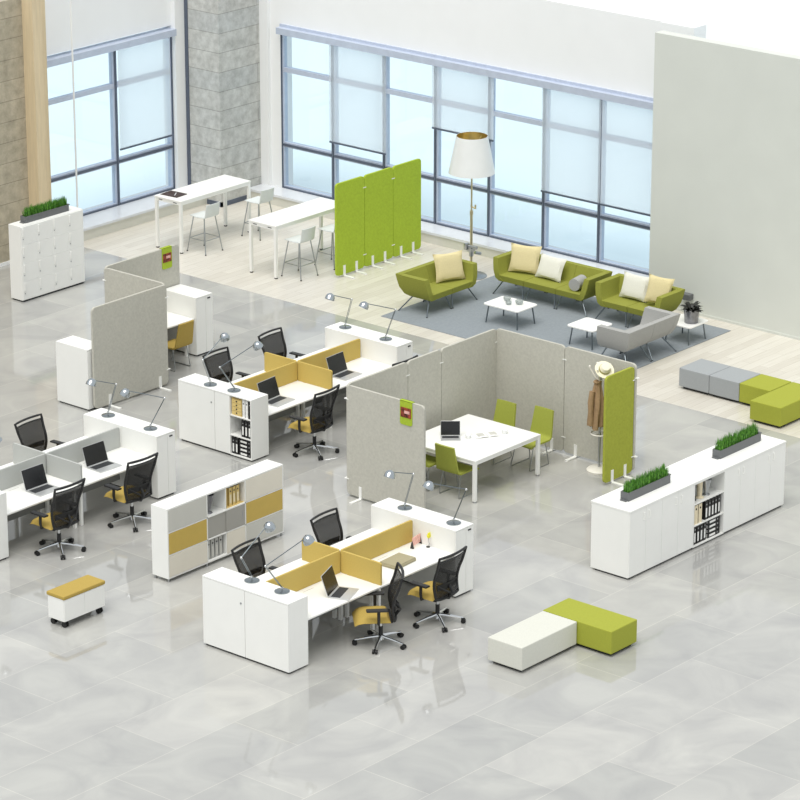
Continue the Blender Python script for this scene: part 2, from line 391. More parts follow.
# low window benches
struct('trim_7', MB().box(7.85, 8.7, .05, 11.03, 0, .2).box(7.82, 8.7, .05, 11.03, .2, .25, 0, 1), ['sill_front', 'sill'])
struct('trim_8', MB().box(2.45, 7.02, 11.45, 12.5, 0, .22).box(2.45, 7.0, 11.42, 12.5, .22, .27, 0, 1), ['sill_front', 'sill'])
struct('wall_back', MB().box(8.36, 8.7, .5, 10.49, 3.86, WH), 'paint')
struct('wall_back_end', MB().box(8.3, 8.7, -.3, .5, .0, WH), 'paint')
struct('wall_left_head', MB().box(2.45, 6.72, 12.14, 12.5, 3.86, WH), 'paint')
struct('trim_9', MB().box(8.2, 8.5, .5, 10.49, 3.66, 3.8).box(8.32, 8.5, .5, 10.49, 3.8, 3.86), 'frame')
struct('trim_10', MB().box(2.45, 6.72, 11.98, 12.3, 3.66, 3.8), 'frame')
# slim white pole in front of the left window
struct('trim_11', MB().cyl((3.44, 11.75, .27), (3.44, 11.75, WH), .02, 10), 'paint')

def window_bay(n, a0, a1, side, z0=.25, z1=3.68):
    root = bpy.data.objects.new('window_%d' % n, None); COL.objects.link(root); root['kind'] = 'structure'
    f = MB(); g = MB()
    def bx(mb, p0, p1, q0, q1, h0, h1, mi=0):     # p along the wall, q through the wall (0 = window plane, + = outside)
        if side == 'back': mb.box(XW+q0, XW+q1, p0, p1, h0, h1, 0, mi)
        else: mb.box(p0, p1, YL+q0, YL+q1, h0, h1, 0, mi)
    t = .045
    bx(f, a0, a0+t, -.05, .08, z0, z1); bx(f, a1-t, a1, -.05, .08, z0, z1)
    for (h0, h1) in ((z0, z0+.05), (1.16, 1.27), (2.81, 2.91), (z1-.05, z1)):
        bx(f, a0+t, a1-t, -.045, .075, h0, h1)
    bx(f, a0, a0+.022, -.08, -.05, z0, z1, 1); bx(f, a1-.022, a1, -.08, -.05, z0, z1, 1)
    bx(f, a0+t, a1-t, -.075, -.045, 1.19, 1.24, 1); bx(f, a0+t, a1-t, -.08, -.045, z0, z0+.03, 1)
    f.build('window_frame', ['frame', 'frame_dark'], root)
    for (h0, h1) in ((z0+.05, 1.16), (1.27, 2.81), (2.91, z1-.05)):
        p = MB(); bx(p, a0+t, a1-t, .0, .012, h0, h1); p.build('window_pane', 'glass', root)
ys = [10.49, 9.03, 7.6, 6.2, 4.77, 3.35, 1.94, .5]
for i in range(7): window_bay(i+1, ys[i+1], ys[i], 'back')
for i, (a, b) in enumerate(((2.45, 5.03), (5.03, 6.72))): window_bay(i+8, a, b, 'left', .27)

def roller_blind(label, a0, a1, zb, side):
    cx = (a0+a1)/2; L = a1-a0
    loc = (XW-.16, cx, 0) if side == 'back' else (cx, YL-.16, 0)
    r = thing('roller_blind', label, 'blind', loc, PI/2 if side == 'back' else 0, 'roller blinds on the window walls')
    MB().box(-L/2, L/2, -.004, .004, zb, 3.7).build('blind_fabric', 'blind', r)
    MB().box(-L/2, L/2, -.015, .015, zb-.035, zb).build('bottom_bar', 'frame_dark', r)
    MB().cyl((-L/2, 0, 3.74), (L/2, 0, 3.74), .04, 10).build('roller', 'frame', r)
roller_blind('pale roller blind behind the green partition, its bar just above the middle rail', 7.47, 9.03, 1.56, 'back')
roller_blind('shortest pale roller blind, ending behind the white floor lamp shade', 4.58, 6.2, 2.35, 'back')
roller_blind('pale roller blind above the long green sofa, second from the plaster wall', 1.85, 3.33, 1.53, 'back')
roller_blind('pale roller blind right against the plaster wall', .5, 1.83, 1.53, 'back')
roller_blind('pale roller blind on the left window wall beside the concrete column', 5.02, 6.56, 1.52, 'left')

# rug
tag(MB().box(3.47, 7.13, -2.2, 3.46, 0, .012, .004).build('rug', 'rug'), 'large flat grey rug under the green and grey sofas', 'rug')

# ================================================================== LOUNGE
def sofa(label, n, fabric, loc, rz, cat='sofa', group=None):
    r = thing('lounge_sofa', label, cat, loc, rz, group)
    mw = .79; W = n*mw; h = W/2
    zb, zs, zt = .29, .42, .745
    LV = (zb, .35, .48, .62, zt)                       # heights, then inset from the outer rim at each height
    INX = (.17, .10, .045, .018, 0)
    YB = (.15, .245, .325, .36, .385)                  # outer back line
    YI = (.06, .10, .18, .23, .275)                    # inner back line
    YF = (-.385, -.405, -.395, -.375, -.35)            # front line of the arms
    def loft(rings, name):
        mb = MB(); bm = mb.bm
        V = [[bm.verts.new(p) for p in rg] for rg in rings]
        for A, B in zip(V, V[1:]):
            for k in range(4): bm.faces.new((A[k], A[(k+1) % 4], B[(k+1) % 4], B[k])).smooth = True
        bm.faces.new(V[0][::-1]); bm.faces.new(V[-1])
        return mb.build(name, fabric, r)
    for i in range(n):                                # local: faces -y
        x0 = -h+i*mw+.003; x1 = x0+mw-.006
        e0, e1 = (i == 0), (i == n-1)
        a = .17 if e0 else 0; b = .17 if e1 else 0
        MB().hexa([(x0+a, -.375, zb), (x1-b, -.375, zb), (x1-b, .12, zb), (x0+a, .12, zb),
                   (x0+a*.4, -.40, zs), (x1-b*.4, -.40, zs), (x1-b*.4, .2, zs), (x0+a*.4, .2, zs)], bev=.012).build('seat', fabric, r)
        loft([[(x0+(q if e0 else 0), yi, z), (x1-(q if e1 else 0), yi, z), (x1-(q if e1 else 0), yo, z), (x0+(q if e0 else 0), yo, z)] for z, q, yi, yo in zip(LV, INX, YI, YB)], 'backrest')
    for s in (-1, 1):
        loft([[(s*(h-q+.004), yf, z), (s*(h-q+.004), yo+.004, z), (s*(h-q-.12), yo+.004, z), (s*(h-q-.12), yf, z)] for z, q, yf, yo in zip((zb+.003, *LV[1:-1], zt-.006), INX, YF, YB)], 'armrest')
    def leg(p, q): MB().tube([p, q], [.015, .012], 8).cyl((q[0], q[1], 0), (q[0], q[1], .012), .017, 8, 1).build('leg', ['leg_steel', 'rubber'], r)
    for s in (-1, 1):
        leg((s*(h-.22), -.28, zb+.01), (s*(h-.03), -.38, .005)); leg((s*(h-.22), .12, zb+.01), (s*(h-.03), .33, .005))
    for i in range(1, n):
        x = -h+i*mw
        for s in (-1, 1):
            leg((x+s*.10, -.28, zb+.01), (x+s*.025, -.38, .005)); leg((x+s*.10, .12, zb+.01), (x+s*.025, .33, .005))
    return r
Z = .012
sofa('olive green two-module sofa holding one cream cushion, beside the green partition', 2, 'sofa_green', (4.72, 3.09, Z), 0)
sofa('long olive green three-module sofa under the window', 3, 'sofa_green', (6.38, 1.56, Z), -PI/2)
sofa('olive green two-module sofa beside the plaster wall, holding a white and a cream cushion', 2, 'sofa_green', (6.37, -.58, Z), -PI/2)
sofa('light grey two-module sofa with its back to the viewer', 2, 'sofa_grey', (4.67, -1.82, Z), PI)

def cushion(label, m, loc, rz, rx, w=.5, h=.5, t=.16, ry=0, group='square scatter cushions on the sofas'):
    mb = MB()
    def f(sgn):
        def g(u, v):
            a, b = 2*u-1, 2*v-1
            k = 1-.10*(1-a*a)*(abs(b)**6)      # slightly pinched sides
            k2 = 1-.10*(1-b*b)*(abs(a)**6)
            return (a*w/2*k2, sgn*t/2*((1-a**4)*(1-b**4))**.55, h/2+b*h/2*k)
        return g
    mb.grid(f(1), 10, 10); mb.grid(f(-1), 10, 10)
    bmesh.ops.remove_doubles(mb.bm, verts=mb.bm.verts[:], dist=.0005)
    o = mb.build('cushion', m); o.location = loc; o.rotation_euler = (rx, ry, rz)
    return tag(o, label, 'cushion', group)
S = .432+Z
cushion('cream cushion on the two-module green sofa near the green partition', 'pillow_cream', (5.02, 2.99, S), R(-22), R(-16), .66, .57)
cushion('cream cushion at the left end of the long green sofa', 'pillow_cream', (6.34, 2.24, S), R(-74), R(-16), .66, .57)
cushion('white cushion leaning beside a cream one on the long green sofa', 'pillow_white', (6.32, 1.62, S), R(-90), R(-24), .64, .48, ry=R(1))
cushion('white cushion on the green sofa by the plaster wall', 'pillow_white', (6.36, -.42, S), R(-90), R(-20), .66, .5)
cushion('cream cushion tilted on its corner on the green sofa by the plaster wall', 'pillow_cream', (6.34, -1.0, S+.03), R(-62), R(-16), .5, .55, ry=R(9))
b = MB().cyl((0, -.17, .12), (0, .17, .12), .12, 24)
o = b.build('bolster', 'sofa_grey'); o.location = (6.24, .80, S); o.rotation_euler = (0, 0, R(-80))
tag(o, 'grey cylindrical bolster at the right end of the long green sofa', 'cushion')

def coffee_table(label, cx, cy, wx, wy, h):
    r = thing('coffee_table', label, 'table', (cx, cy, Z), 0, 'white coffee tables on the rug')
    MB().prism(rrect(-wx/2, wx/2, -wy/2, wy/2, .07), h-.03, h, bev=.008).build('tabletop', 'white', r)
    for sx in (-1, 1):
        for sy in (-1, 1):
            MB().tube([(sx*(wx/2-.09), sy*(wy/2-.09), h-.03), (sx*(wx/2-.05), sy*(wy/2-.05), .0)], .014, 8).build('leg', 'leg_steel', r)
    return r
coffee_table('low white coffee table carrying glasses, nearest the long green sofa', 4.75, 1.28, .64, .87, .39)
coffee_table('low white coffee table partly hidden by the grey sofa arm', 4.73, -.65, .64, .64, .39)
coffee_table('small white side table carrying the potted plant by the plaster wall', 6.13, -1.86, .64, .64, .37)
def tumbler(label, x, y, z, k=1.0):
    o = MB().lathe([(0, 0), (.04*k, 0), (.06*k, .03*k), (.062*k, .06*k), (.056*k, .06*k), (.054*k, .03*k), (.036*k, .01), (0, .01)], n=14).build('glass_tumbler', 'tumbler')
    o.location = (x, y, z); return tag(o, label, 'glass', 'glasses on the coffee table')
ZT = Z+.39
tumbler('small grey glass bowl at the back left on the coffee table', 4.86, 1.45, ZT, 1.25)
tumbler('small grey glass bowl in the middle of the coffee table', 4.68, 1.27, ZT, 1.0)
tumbler('largest grey glass bowl at the right on the coffee table', 4.83, 1.13, ZT, 1.3)
# plant pot
r = thing('potted_plant', 'dark leafy plant in a steel bucket on the side table', 'plant', (6.12, -1.99, Z+.37))
MB().lathe([(0, 0), (.13, 0), (.15, .26), (.155, .27), (.145, .27), (.13, .22), (0, .22)], n=24).build('pot', 'pot_steel', r)
MB().lathe([(0, .235), (.128, .235), (.128, .22), (0, .22)], n=24).build('soil', 'soil', r)
random.seed(5); mb = MB()
for i in range(34):
    a = random.uniform(0, 2*PI); L = random.uniform(.14, .24); up = random.uniform(.03, .15); wd = random.uniform(.05, .08)
    d = Vector((math.cos(a), math.sin(a), 0)); n_ = Vector((-d.y, d.x, 0))
    def f(u, v, d=d, n_=n_, L=L, up=up, wd=wd):
        return d*(.02+L*u)+n_*((v-.5)*wd*math.sin(PI*min(1, u*.92+.08)))+Vector((0, 0, .22+up*math.sin(u*2.2)))
    mb.grid(f, 5, 2, .003)
mb.build('foliage', 'leaf', r)['kind'] = 'stuff'

# floor lamp
r = thing('floor_lamp', 'tall floor lamp with white cone shade lined in gold', 'lamp', (6.64, 3.81, 0))
MB().lathe([(0, 0), (.32, 0), (.32, .015), (.31, .022), (.03, .03), (0, .03)], n=36).build('base', 'steel', r)
MB().cyl((0, 0, .02), (0, 0, 1.35), .028, 12).cyl((0, 0, 1.3), (0, 0, 2.6), .018, 12).cyl((0, 0, 1.28), (0, 0, 1.36), .036, 12).build('pole', 'pole_metal', r)
MB().box(-.07, .07, -.05, .05, .52, .62, .01).cyl((-.02, -.16, .62), (-.02, .12, .62), .035, 12).cyl((.08, -.03, .48), (.2, -.08, .44), .03, 12).cyl((0, 0, .42), (0, 0, .52), .045, 12).box(-.1, .0, .04, .12, .55, .68, .01).build('clamp_joint', 'steel', r)
MB().cyl((0, -.1, 1.42), (0, .02, 1.46), .015, 8).cyl((0, -.1, 1.42), (0, -.1, 1.5), .018, 8).build('hook', 'pole_metal', r)
sh = MB()
rb, rt, zb_, zt_ = .465, .315, 2.15, 2.90
sh.lathe([(rb, zb_), (rt, zt_), (rt-.006, zt_)], n=48, mi=0).lathe([(rt-.006, zt_), (rb-.008, zb_), (rb, zb_)], n=48, mi=1)
sh.build('lamp_shade', ['shade', 'gold'], r)
MB().lathe([(0, 2.42), (.03, 2.42), (.06, 2.5), (.05, 2.58), (0, 2.6)], n=16).build('bulb', 'paint', r)
MB().tube([(-rt*.93, 0, 2.84), (0, 0, 2.6), (rt*.93, 0, 2.84)], .006, 6).build('shade_fitter', 'gold', r)

# ================================================================== PARTITIONS
def panel(label, p0, p1, H, m, feet=(), foot_dir=1, tags=(), group=None, corners=(1, 1), links=(0, 1), cat='partition', zb=.04):
    """upright felt panel from p0 to p1; feet at fractions of its length on the side foot_dir (+1 = left of the direction)"""
    p0 = Vector((*p0, 0)); p1 = Vector((*p1, 0)); L = (p1-p0).length; a = math.atan2(p1.y-p0.y, p1.x-p0.x)
    r = thing('felt_partition', label, cat, p0, a, group)
    g = .006
    P = rrect(g, L-g, zb, H, .07, 5, (1, corners[1], corners[0], 1))
    MB().prism(P, -.022, .022, 'y', bev=.006).build('felt_panel', m, r)
    for f in feet:
        x = f*L; s = foot_dir
        MB().box(x-.03, x+.03, s*.024, s*.034, .0, .23, .003).box(x-.03, x+.03, s*.024, s*.28, 0, .02, .003).box(x-.02, x+.02, -s*.10, s*.03, 0, .02).build('foot', 'white_metal', r)
    for e in links:
        x = L if e else 0
        for z in (.3, H-.25): MB().box(x-.045, x+.045, -.03, .03, z, z+.016, .002).build('connector', 'white_metal', r)
    return r
gx = [4.75, 5.61, 6.49, 7.37]
gl = ['left panel of the tall lime green felt partition, nearest the bar tables', 'middle panel of the tall lime green felt partition', 'right panel of the tall lime green felt partition, nearest the window']
for i in range(3):
    panel(gl[i], (gx[i], 5.76), (gx[i+1], 5.76), 1.95, 'lime_felt', (.27, .7), -1, group='lime green partition panels', links=(1,) if i < 2 else ())
# meeting bay
GH = 1.95
panel('light grey felt partition panel with a lime tag hanging over it, nearest the meeting table laptop', (-4.21, -4.14), (-4.21, -2.46), GH, 'grey_felt', (.82,), 1, group='grey partition panels', links=(1,))
panel('left panel of the long grey felt partition behind the meeting table', (-4.19, -2.44), (-2.67, -2.44), GH, 'grey_felt', (.5,), -1, group='grey partition panels', links=(1,))
panel('narrow middle panel of the long grey felt partition behind the meeting table', (-2.67, -2.44), (-1.79, -2.44), GH, 'grey_felt', (.5,), -1, group='grey partition panels', links=(1,))
panel('right panel of the long grey felt partition, meeting the corner by the rug', (-1.79, -2.44), (-.298, -2.44), GH, 'grey_felt', (.5,), -1, group='grey partition panels', links=(1,))
panel('grey felt partition panel behind the two far green meeting chairs', (-.28, -2.43), (-.28, -3.95), GH, 'grey_felt', (.25, .84), -1, group='grey partition panels', links=(1,))
panel('grey felt partition panel behind the coat stand', (-.28, -3.95), (-.28, -5.46), GH, 'grey_felt', (.18,), -1, group='grey partition panels', links=(1,))
panel('single lime green felt partition panel in front of the coat stand', (-1.10, -5.42), (-.31, -5.42), 1.92, 'lime_shaded', (.27, .72), -1, links=(1,))
# zigzag screen
ZH = 1.92
panel('grey felt partition panel at the front of the zigzag screen', (-4.0, 3.74), (-2.12, 3.74), ZH, 'grey_felt', (.2, .88), -1, group='grey partition panels', links=(1,))
panel('grey felt partition panel in the middle of the zigzag screen', (-2.10, 3.78), (-2.10, 5.31), ZH, 'grey_felt', (), 1, group='grey partition panels', links=(1,))
panel('grey felt partition panel at the back of the zigzag screen, with a lime tag', (-2.08, 5.34), (-.14, 5.34), ZH, 'grey_felt', (), 1, group='grey partition panels', links=())
def tag_strap(label, loc, rz, H):
    r = thing('hanging_tag', label, 'tag', loc, rz)
    w = .13
    MB().prism(rrect(-w, w, H-.40, H+.012, .04, 4, (1, 0, 0, 1)), .024, .034, 'y').box(-w, w, -.034, .034, H+.004, H+.014).box(-w, w, -.034, -.024, H-.15, H+.014).build('strap', 'lime_felt', r)
    m = MB().box(-w+.02, w-.02, .034, .040, H-.27, H-.10)
    m.build('picture', 'darkred', r)
    MB().box(-.08, .03, .040, .043, H-.20, H-.15).build('picture_highlight', 'pink', r)
    return r
tag_strap('lime green strap tag with a small picture on the panel beside the meeting table', (-4.21, -3.76, 0), PI/2, GH)
tag_strap('lime green strap tag with a small picture on the back panel of the zigzag screen', (-.48, 5.34, 0), PI, ZH)

# ================================================================== BAR TABLES AND STOOLS
def bar_table(label, x0, x1, y0, y1, H):
    r = thing('bar_table', label, 'table', ((x0+x1)/2, (y0+y1)/2, 0), 0, 'tall white bar tables')
    w, d = (x1-x0)/2, (y1-y0)/2
    MB().box(-w, w, -d, d, H-.03, H, .004).build('tabletop', 'white', r)
    MB().box(-w+.02, w-.02, -d+.01, -d+.04, H-.09, H-.03).box(-w+.02, w-.02, d-.04, d-.01, H-.09, H-.03).box(-w+.01, -w+.04, -d+.02, d-.02, H-.09, H-.03).box(w-.04, w-.01, -d+.02, d-.02, H-.09, H-.03).build('apron', 'white_metal', r)
    for sx in (-1, 1):
        for sy in (-1, 1):
            x, y = sx*(w-.035), sy*(d-.035)
            l = MB().box(x-.03, x+.03, y-.03, y+.03, .02, H-.03, .004).build('leg', 'white_metal', r)
            MB().cyl((x, y, 0), (x, y, .02), .035, 10).build('foot_pad', 'rubber', l)
    MB().box(-w+.008, -w+.012, -d+.12, -d+.22, H-.065, H-.05).box(-w+.008, -w+.012, d-.22, d-.12, H-.065, H-.05).build('slot', 'dark', r)
    return r
bar_table('tall white bar table by the left window carrying the dark brown folder', 3.96, 6.06, 9.27, 10.02, 1.11)
bar_table('tall white bar table beside the lime green partition', 3.93, 6.1, 6.62, 7.36, 1.10)
r = thing('folder', 'dark brown folder lying on the bar table by the left window', 'folder', (4.27, 9.76, 1.11), R(4))
MB().box(-.17, .17, -.22, .22, 0, .012, .003).build('cover', 'dark_brown', r)
o = MB().cyl((-.09, -.05, .018), (.07, .06, .018), .007, 8).build('pen', 'paint'); o.location = (4.27, 9.7, 1.122)
o.location.z = 1.122-.011+.0; tag(o, 'white pen lying on the dark brown folder', 'pen')
def bar_stool(label=None, loc=(0, 0, 0), rz=0):
    r = thing('bar_stool', label, 'stool', loc, rz, 'pale grey bar stools at the tall tables')     # faces +y
    h = .76
    mb = MB()
    def f(u, v):
        x = (u-.5)*.42
        s = v*.72
        if s < .40: y, z = .20-s, h+.012*math.cos(s/.4*PI*2)*.5
        elif s < .47:
            t = (s-.40)/.07*PI/2; y, z = -.20-.045*math.sin(t), h+.045*(1-math.cos(t))
        else: y, z = -.245-(s-.47)*.16, h+.045+(s-.47)*.98
        return (x*(1-.06*v), y+.03*(2*u-1)**2*(1 if s > .4 else .3), z)
    mb.grid(f, 8, 18, .014); mb.build('seat_shell', 'stool', r)
    T = {}
    for sx in (-1, 1):
        for sy in (-1, 1):
            p, q = Vector((sx*.16, sy*.15, h-.015)), Vector((sx*.25, sy*.26, .005)); T[sx, sy] = (p, q)
            l = MB().tube([p, q], .012, 8).build('leg', 'steel', r)
            MB().cyl((q.x, q.y, 0), (q.x, q.y, .02), .016, 8).build('foot_cap', 'rubber', l)
    at = lambda k, t: T[k][0].lerp(T[k][1], t)
    t = .62
    MB().tube([at((-1, -1), t), at((1, -1), t)], .009, 8).tube([at((-1, 1), t), at((1, 1), t)], .009, 8).tube([at((-1, -1), t), at((-1, 1), t)], .009, 8).tube([at((1, -1), t), at((1, 1), t)], .009, 8).build('footrest', 'steel', r)
    return r
st = bar_stool('pale grey bar stool at the near end of the bar table by the left window', (4.45, 9.08, 0))
dup(st, 'pale grey bar stool at the far end of the bar table by the left window', (5.97, 8.97, 0))
dup(st, 'pale grey bar stool at the near end of the bar table beside the lime partition', (4.42, 6.43, 0))
dup(st, 'pale grey bar stool partly hidden by the lime green partition', (5.42, 6.43, 0))

# ================================================================== PLANTERS
def planter(label, loc, L, D=.15, H=.14, seed=1):
    r = thing('grass_planter', label, 'planter', loc, 0, 'grey planters of grass')
    t = .012
    MB().box(-L/2, L/2, -D/2, -D/2+t, 0, H).box(-L/2, L/2, D/2-t, D/2, 0, H).box(-L/2, -L/2+t, -D/2+t, D/2-t, 0, H).box(L/2-t, L/2, -D/2+t, D/2-t, 0, H).box(-L/2+t, L/2-t, -D/2+t, D/2-t, 0, .02).box(-L/2-.045, -L/2, -D/2+.02, D/2-.02, 0, .015).box(L/2, L/2+.045, -D/2+.02, D/2-.02, H-.02, H-.005).build('trough', 'planter', r)
    MB().box(-L/2+t, L/2-t, -D/2+t, D/2-t, .02, H-.02).build('soil', 'soil', r)
    random.seed(seed); mb = MB(); bm = mb.bm
    for i in range(int(1100*L)):
        x = random.uniform(-L/2+.03, L/2-.03); y = random.uniform(-D/2+.025, D/2-.025)
        tuft = .5+.5*math.sin(x*38+1.3*math.sin(y*60))
        h = random.uniform(.10, .19)+.05*tuft; a = random.uniform(0, 2*PI); ln = random.uniform(0, .05)
        dx, dy = math.cos(a), math.sin(a); wd = random.uniform(.004, .008); z0 = H-.03
        p = [(x-dy*wd, y+dx*wd, z0), (x+dy*wd, y-dx*wd, z0), (x+dx*ln*.4+dy*wd*.8, y+dy*ln*.4-dx*wd*.8, z0+h*.6), (x+dx*ln*.4-dy*wd*.8, y+dy*ln*.4+dx*wd*.8, z0+h*.6), (x+dx*ln, y+dy*ln, z0+h)]
        v = [bm.verts.new(q) for q in p]; bm.faces.new(v[:4]); bm.faces.new((v[3], v[2], v[4]))
    me = bpy.data.meshes.new('grass'); bm.to_mesh(me); bm.free(); me.materials.append(M['grass'])
    o = bpy.data.objects.new('grass', me); COL.objects.link(o); o.parent = r; o['kind'] = 'stuff'
    return r

# ================================================================== LOCKERS
r = thing('locker_cabinet', 'white sixteen-door locker cabinet by the left concrete wall', 'locker', (-.41, 9.34, 0))
LW, LD, LH = 1.69, .35, 1.535
MB().box(0, LW, .02, LD, .03, LH, .004).build('body', 'white', r)
MB().box(.02, LW-.02, .03, LD-.02, 0, .03).build('plinth', 'dark', r)
for i in range(4):
    for j in range(4):
        x0 = .006+i*(LW-.012)/4; x1 = x0+(LW-.012)/4-.0015; z0 = .045+j*(LH-.06)/4; z1 = z0+(LH-.06)/4-.0015
        d = MB().box(x0, x1, 0, .019, z0, z1, .002).build('door', 'white', r)
        MB().box(x0+.03, x0+.06, -.02, 0, z1-.19, z1-.03, .004).build('handle', 'white_metal', d)
        MB().cyl((x0+.045, -.012, z1-.24), (x0+.045, 0, z1-.24), .011, 10).build('lock', 'steel', d)
planter('grey planter of grass on top of the locker cabinet', (.42, 9.53, LH), 1.17, .15, .13, 3)

# ================================================================== STORAGE CONTENTS
def binder(label, col, loc, rz=0, group=None, h=.32, w=.075, d=.27, lying=False, parts=True, lab='paper', ring='steel'):
    r = thing('binder', label, 'binder', loc, rz, group)     # spine faces -y, stands on its short edge
    t = .004
    c = MB().box(-w/2, w/2, -d/2, -d/2+t, 0, h).box(-w/2, -w/2+t, -d/2, d/2, 0, h).box(w/2-t, w/2, -d/2, d/2, 0, h)
    pg = MB().box(-w/2+t+.004, w/2-t-.004, -d/2+.02, d/2-.01, .006, h-.01)
    la = MB().box(-w*.24, w*.24, -d/2-.002, -d/2, .04, h*.62)
    rg = MB().cyl((0, -d/2-.003, h*.8), (0, -d/2, h*.8), w*.18, 12)
    if lying:
        for q in (c, pg, la, rg): q.xf(ry=PI/2, loc=(-h/2, 0, w/2))
    c.build('cover', col, r); pg.build('pages', 'paper', r); la.build('spine_label', lab, r); rg.build('finger_ring', ring, r)
    return r
def vase(label, loc, h, rb, rt, m='steel', rz=0):
    r = thing('vase', label, 'vase', loc, rz)
    MB().lathe([(0, 0), (rb, 0), (rb, .01), (rb*.5, .03), (rb*.6, .06), (rt, h), (rt-.006, h), (rb*.5, .07), (0, .06)], n=20).build('body', m, r)
    MB().lathe([(rb*1.02, .0), (rb*1.08, .004), (rb*1.02, .008)], n=20).build('foot_ring', m, r)
    return r

# ================================================================== SIDEBOARD
X0, X1, Y0, Y1, SH = -4.165, .08, -8.262, -7.50, 1.15
DP = Y1-Y0-.01
mw = (X1-X0)/5
def handle(parent, x, y, z):
    MB().tube([(x, y, z-.06), (x, y-.025, z-.06), (x, y-.025, z+.06), (x, y, z+.06)], .006, 6).build('handle', 'white_metal', parent)
cab_labels = ['white double-door cabinet at the near left end of the long sideboard row', 'white double-door cabinet left of the open shelf in the sideboard row', None,
              'white double-door cabinet right of the open shelf in the sideboard row', 'white double-door cabinet at the far right end of the long sideboard row']
for k in range(5):
    x0 = X0+k*mw; x1 = x0+mw
    if k == 2:
        r = thing('open_shelf_unit', 'white open shelf unit of binders in the middle of the sideboard row', 'shelf', (x0, Y0, 0), 0)
        t = .02
        MB().box(0, t, 0, DP, .03, SH-.03).box(mw-t, mw, 0, DP, .03, SH-.03).box(t, mw-t, .68, DP, .03, SH-.03).box(t, mw-t, 0, .68, .03, .05).box(t, mw-t, 0, .68, SH-.05, SH-.03).build('carcass', 'white', r)
        for z in (.395, .765): MB().box(t, mw-t, .01, .68, z-.02, z).build('shelf', 'white', r)
        MB().box(.02, mw-.02, .03, .67, 0, .03).build('plinth', 'dark', r)
        continue
    r = thing('cabinet', cab_labels[k], 'cabinet', (x0, Y0, 0), 0, 'white cabinets of the sideboard row')
    MB().box(.001, mw-.001, .02, DP, .03, SH-.03, .003).build('body', 'white', r)
    MB().box(.02, mw-.02, .04, .67, 0, .03).build('plinth', 'dark', r)
    for s in (0, 1):
        d = MB().box(s*mw/2+.002, (s+1)*mw/2-.002, 0, .019, .04, SH-.034, .002).build('door', 'white', r)
        handle(d, mw/2+(.07 if s else -.07), 0, SH-.17)
tag(MB().box(X0-.004, X1+.004, Y0-.006, Y1+.004, SH-.03, SH, .003).build('worktop', 'white'), 'long white worktop over the sideboard row, carrying two grass planters', 'worktop')
planter('grey planter of grass at the near end of the long white sideboard', (-3.28, -7.9, SH), 1.1, .16, .14, 7)
planter('grey planter of grass at the far end of the long white sideboard', (-.76, -7.87, SH), 1.14, .16, .14, 9)
sx0 = X0+2*mw
bl = 'black binders in the sideboard shelf'
for i in range(5):
    binder('black binder with white label, %s of five on the middle sideboard shelf' % ['leftmost', 'second from left', 'central', 'second from right', 'rightmost'][i], 'black', (sx0+.40+i*.086, Y0+.17, .395), 0, bl)
binder('cream box file at the left end of the middle sideboard shelf', 'folder_cream', (sx0+.12, Y0+.17, .395), 0, None, .32, .10, .27, lab='folder_cream', ring='black')
binder('cream box file next to the black binders on the middle sideboard shelf', 'folder_cream', (sx0+.23, Y0+.17, .395), 0, None, .32, .10, .27, lab='folder_cream', ring='black')
for i in range(4):
    binder('black binder standing on the bottom sideboard shelf, %s of four' % ['leftmost', 'second from left', 'second from right', 'rightmost'][i], 'black', (sx0+.10+i*.09, Y0+.17, .05), 0, bl)
for i in range(4):
    binder('black binder lying flat on the bottom sideboard shelf, %s of its stack' % ['lowest', 'second from the bottom', 'third from the bottom', 'topmost'][i], 'black', (sx0+.62, Y0+.17, .05+i*.076), 0, bl, lying=True)
vase('pale beaker with a dark stem on the top sideboard shelf', (sx0+.34, Y0+.14, .765), .28, .07, .05, 'folder_cream')
vase('flared steel vase on the top sideboard shelf', (sx0+.52, Y0+.14, .765), .27, .06, .09)
MB_ = MB().prism([(0, 0), (.16, 0), (.05, .2), (.0, .18)], -.08, .08, 'y', bev=.006)
o = MB_.build('wedge_stand', 'black'); o.location = (sx0+.04, Y0+.17, .765); tag(o, 'black wedge-shaped stand at the left of the top sideboard shelf', 'stand')

# ================================================================== BOOKSHELF
r = thing('bookcase', 'low white bookcase with mustard, grey and cream fronts', 'bookcase', (-8.905, -2.88, 0))
BW, BD, BH = 2.66, .35, 1.225
t = .022
cw = (BW-t)/3
rows = [.085, .46, .835, 1.2]
mb = MB().box(0, BW, 0, BD, BH-.025, BH).box(0, BW, 0, BD, .06, .085)
for i in range(4): mb.box(i*cw, i*cw+t, 0, BD, .085, BH-.025)
mb.box(t, BW-t, BD-.015, BD, .085, BH-.025)
for z in rows[1:3]: mb.box(t, BW-t, 0.0, BD-.015, z-.02, z)
mb.box(1.5*cw, 1.5*cw+.018, .01, BD-.015, rows[2], BH-.025).box(1.5*cw, 1.5*cw+.018, .01, BD-.015, .085, rows[1]-.02)
mb.build('carcass', 'white', r)
for x in (.03, cw+t/2, 2*cw+t/2, BW-.03):
    for y in (.03, BD-.03): MB().cyl((x, y, 0), (x, y, .06), .016, 10).build('foot', 'steel', r)
fronts = {(0, 0): 'cream', (0, 1): 'mustard', (0, 2): 'pale_grey', (2, 0): 'pale_grey', (2, 1): 'mustard', (2, 2): 'cream'}
for (c, k), m in fronts.items():
    x0 = c*cw+t+.004; x1 = (c+1)*cw-.004; z0 = rows[k]+.004; z1 = rows[k+1]-(.024 if k < 2 else .004)-.002
    MB().box(x0, x1, -.004, .014, z0, z1, .002).build('door', m, r)['label'] = {'cream': 'cream flap door', 'mustard': 'mustard flap door', 'pale_grey': 'light grey flap door'}[m]
x0 = cw+t
